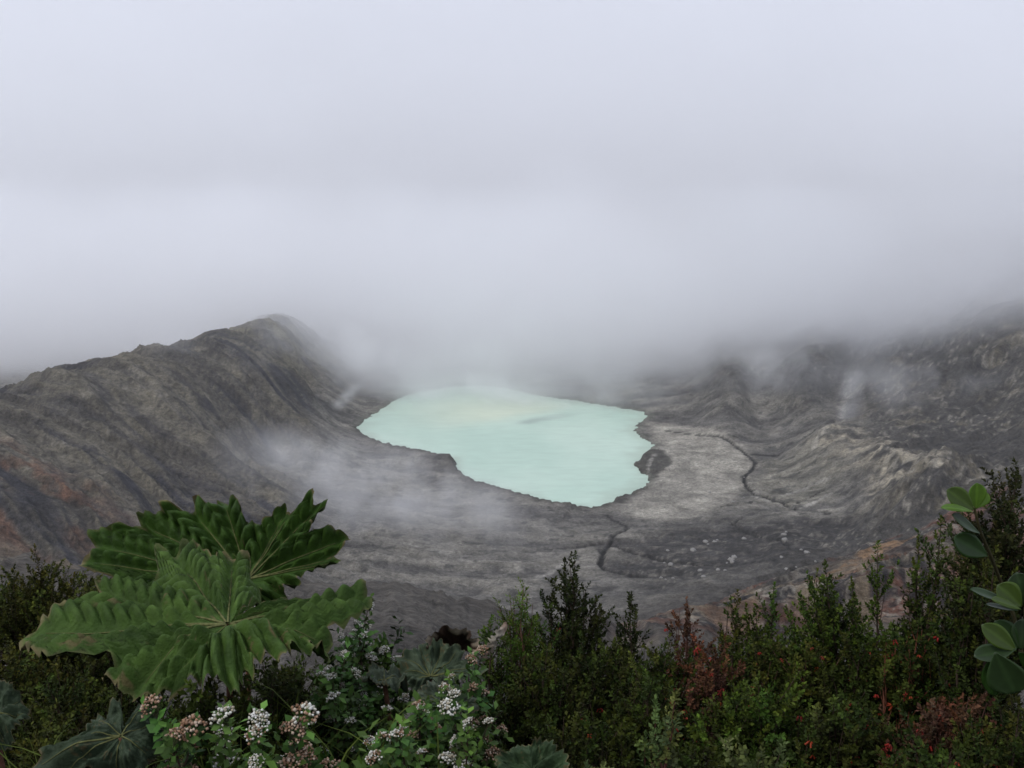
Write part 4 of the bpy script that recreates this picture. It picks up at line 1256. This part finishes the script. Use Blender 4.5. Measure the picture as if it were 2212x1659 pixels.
FL0, FL1 = (0.026, 0.055, 0.013), (0.055, 0.125, 0.020)
FK = dict(ll=0.042, lw=0.024, n_leaf=5, shoot=0.08, limbk=1.0, mat=M_BROAD, open1=50)
GF = 'flowering shrubs along the crater rim'
FLOWERS = [
    ('bright green leafy shrub dotted with white flower clusters beside the great leaf', (775, 1358), 4.5, 190, dict(limbs=22, flat=0.19, heads=HEADS_W, n_heads=81, seed=201, headscale=0.62)),
    ('leafy shrub with sparse white flowers below the white-dotted shrub', (720, 1480), 3.9, 240, dict(limbs=14, flat=0.25, heads=HEADS_W, n_heads=18, seed=202, headscale=0.55)),
    ('leafy stems topped by a big tan faded flower clump beside the withered leaf', (1020, 1446), 4.1, 90, dict(limbs=6, flat=0.19, heads=HEADS_T, n_heads=16, seed=203, headscale=0.66)),
    ('shrub with bright white flower clusters left of the round leaf', (1010, 1578), 3.3, 170, dict(limbs=9, flat=0.31, heads=HEADS_W, n_heads=20, seed=204, headscale=0.66)),
    ('shrub with tan faded flower clusters below the ribbed grey leaves', (905, 1540), 3.5, 190, dict(limbs=10, flat=0.25, heads=HEADS_T + HEADS_M, n_heads=32, seed=205, headscale=0.56)),
    ('shrub with a large pinkish tan flower clump at the bottom left', (375, 1578), 2.75, 170, dict(limbs=9, flat=0.22, heads=HEADS_T, n_heads=35, seed=206, headscale=0.86)),
    ('shrub with crisp white flower clusters beside the pinkish tan clump', (485, 1596), 2.85, 130, dict(limbs=7, flat=0.28, heads=HEADS_W, n_heads=14, seed=207, headscale=0.81)),
    ('shrub with mixed white and tan flowers at the bottom left of centre', (635, 1600), 2.8, 190, dict(limbs=9, flat=0.22, heads=HEADS_M + HEADS_T, n_heads=32, seed=208, headscale=0.81)),
    ('small shrub with pale pink flower balls at the bottom left of centre', (800, 1625), 2.8, 110, dict(limbs=6, flat=0.25, heads=HEADS_M, n_heads=13, seed=209, headscale=0.55)),
    ('low shrub with pinkish white blooms between the tan clump and the mixed flowers', (555, 1606), 2.7, 120, dict(limbs=7, flat=0.35, heads=HEADS_M + HEADS_W, n_heads=20, seed=211, headscale=.6)),
    ('low shrub with tan and white blooms at the bottom, left of the white clusters', (870, 1596), 3.0, 150, dict(limbs=8, flat=0.35, heads=HEADS_M + HEADS_T, n_heads=22, seed=212, headscale=.55)),
    ('shrub with small white blooms behind the tan faded clump', (960, 1500), 3.7, 130, dict(limbs=7, flat=0.35, heads=HEADS_W + HEADS_M, n_heads=18, seed=213, headscale=.5)),
    ('green leafy shrub without flowers in the dark hollow below the great leaves', (560, 1560), 3.4, 220, dict(limbs=9, flat=0.25, seed=210, dens=.7)),
]
for lab, tp, D, wd, kw in FLOWERS:
    k2 = dict(FK)
    k2.update(kw)
    shrub('flowering_shrub', lab, 'shrub', GF, tp, D, wd, FL0, FL1, **k2)


# ------------------------------------------------------------------ ground cover and grass on the rim
def cover():
    r = np.random.default_rng(5)
    n = 9000
    x = r.uniform(-8, 8, n)
    y = 1.9 + 12 * r.random(n) ** 1.3
    keep = np.abs(x) < y * 0.62 + 0.4
    x, y = x[keep], y[keep]
    z, _ = terrain(x, y)
    B = np.stack([x, y, z], 1)
    D_ = unit(np.stack([r.normal(0, .5, len(x)), r.normal(0, .5, len(x)), np.ones(len(x))], 1))
    V, Fc, C = leaves_on(B, D_, r.uniform(.2, .75, len(x)), 16, 0.05, 0.022, (0.018, 0.026, 0.009), (0.04, 0.06, 0.016), r.random(len(x)) * 0.8, r)
    link('undergrowth', mesh_np('undergrowth', V, Fc, M_BROAD, C), kind='stuff', label='dark leafy undergrowth on the rim', category='undergrowth')


cover()


def grass(name, spots, n, L0, c0, c1, seed):
    r = np.random.default_rng(seed)
    V, Fc, C = [], [], []
    for k in range(n):
        u, v, D, sx_ = spots[r.integers(len(spots))]
        p = P(u + r.normal(0, sx_), v, D)
        p[1] = D + r.normal(0, 0.12)
        top = p + np.array([r.normal(0, 0.10), r.normal(0, 0.08), r.uniform(-.12, .03)])
        p[2] = top[2] - L0 * r.uniform(0.7, 1.2)
        bend = np.array([(top - p)[0] * 1.4, -0.03, 0])
        pth = bez(p, p + np.array([0, 0, L0 * 0.7]), top + bend, 6)
        wd = np.array([1, 0.9, 0.8, 0.6, 0.35, 0.05]) * r.uniform(.003, .006)
        sd_ = unit(np.array([r.normal(0, 1), r.normal(0, .4), 0.0]))
        o = len(V) * 12
        V.append(np.stack([pth - sd_ * wd[:, None], pth + sd_ * wd[:, None]], 1).reshape(-1, 3))
        i = np.arange(5)[:, None] * 2
        Fc.append(np.concatenate([i, i + 1, i + 3, i + 2], 1) + o)
        w_ = r.random()
        C.append(np.tile(np.array(c0) * (1 - w_) + np.array(c1) * w_, (12, 1)))
    link(name, mesh_np(name, np.concatenate(V), np.concatenate(Fc), M_LEAF, np.concatenate(C)), kind='stuff', label='loose green grass blades on the rim', category='grass')


grass('grass', [(60, 1600, 3.0, 60), (150, 1600, 2.9, 40), (560, 1500, 3.6, 60), (650, 1520, 3.4, 60), (460, 1590, 2.9, 50), (880, 1590, 3.1, 60)], 190, 0.55, (0.035, 0.05, 0.012), (0.085, 0.115, 0.022), 4)


# ------------------------------------------------------------------ boulders on the ash
def boulder_mesh(seed):
    r = np.random.default_rng(seed)
    st, sl = 6, 9
    V = [(0, 0, -1)] + [(math.sin(math.pi * k / st) * math.cos(2 * math.pi * j / sl), math.sin(math.pi * k / st) * math.sin(2 * math.pi * j / sl), -math.cos(math.pi * k / st)) for k in range(1, st) for j in range(sl)] + [(0, 0, 1)]
    T = []
    for j in range(sl):
        j2 = (j + 1) % sl
        T.append((0, 1 + j2, 1 + j))
        T.append((len(V) - 1, 1 + (st - 2) * sl + j, 1 + (st - 2) * sl + j2))
        for k in range(st - 2):
            a0 = 1 + k * sl
            T += [(a0 + j, a0 + j2, a0 + sl + j2), (a0 + j, a0 + sl + j2, a0 + sl + j)]
    V = np.array(V) * (1 + r.normal(0, 0.14, (len(V), 1))) * np.array([1, r.uniform(.7, 1), r.uniform(.5, .75)])
    return mesh_np('boulder', V, T, M_ROCK)


M_ROCK, q, b = principled('pale_rock', 0.95, 0.1)
tcn = q.n('ShaderNodeTexCoord')
q.set(b.inputs['Base Color'], q.mix(q.noise(tcn.outputs['Object'], 2.5, 4.0), (0.14, 0.135, 0.125), (0.30, 0.29, 0.27)))
BM = [boulder_mesh(k) for k in range(6)]
rb = np.random.default_rng(77)


ORD = ['first', 'second', 'third', 'fourth', 'fifth', 'sixth', 'seventh', 'eighth', 'ninth', 'tenth']


def boulders(rows, per, region, z, smin, smax, what, group):
    (u0, u1, v0, v1) = region
    for rw in range(rows):
        us = np.sort(rb.uniform(u0, u1, per))
        for k in range(per):
            p = Z(us[k], v0 + (v1 - v0) * (rw + 0.5 + rb.uniform(-.36, .36)) / rows, z)
            g = ground_z(p[0], p[1])
            s = smin + (smax - smin) * rb.random() ** 1.8
            row = ('the upper row', 'the middle row', 'the lower row')[rw if rows == 3 else rw * 2]
            o = link('boulder', BM[rb.integers(6)], loc=(p[0], p[1], g + s * 0.15), category='boulder', group=group,
                     label='%s, %s from the left in %s' % (what, ORD[k], row))
            o.scale = (s, s, s)
            o.rotation_euler = (0, 0, rb.random() * 6.28)


boulders(3, 10, (1410, 1770, 1135, 1285), 24, 1.0, 3.0, 'pale boulder on the dark ash slope', 'boulders on the dark ash slope')
boulders(2, 5, (1430, 1610, 980, 1105), 7, 0.7, 1.8, 'boulder on the flat grey mud', 'boulders on the mud flat')
boulders(2, 4, (920, 1270, 1115, 1235), 14, 0.6, 1.6, 'boulder on the rippled ash apron', 'boulders on the ash apron')
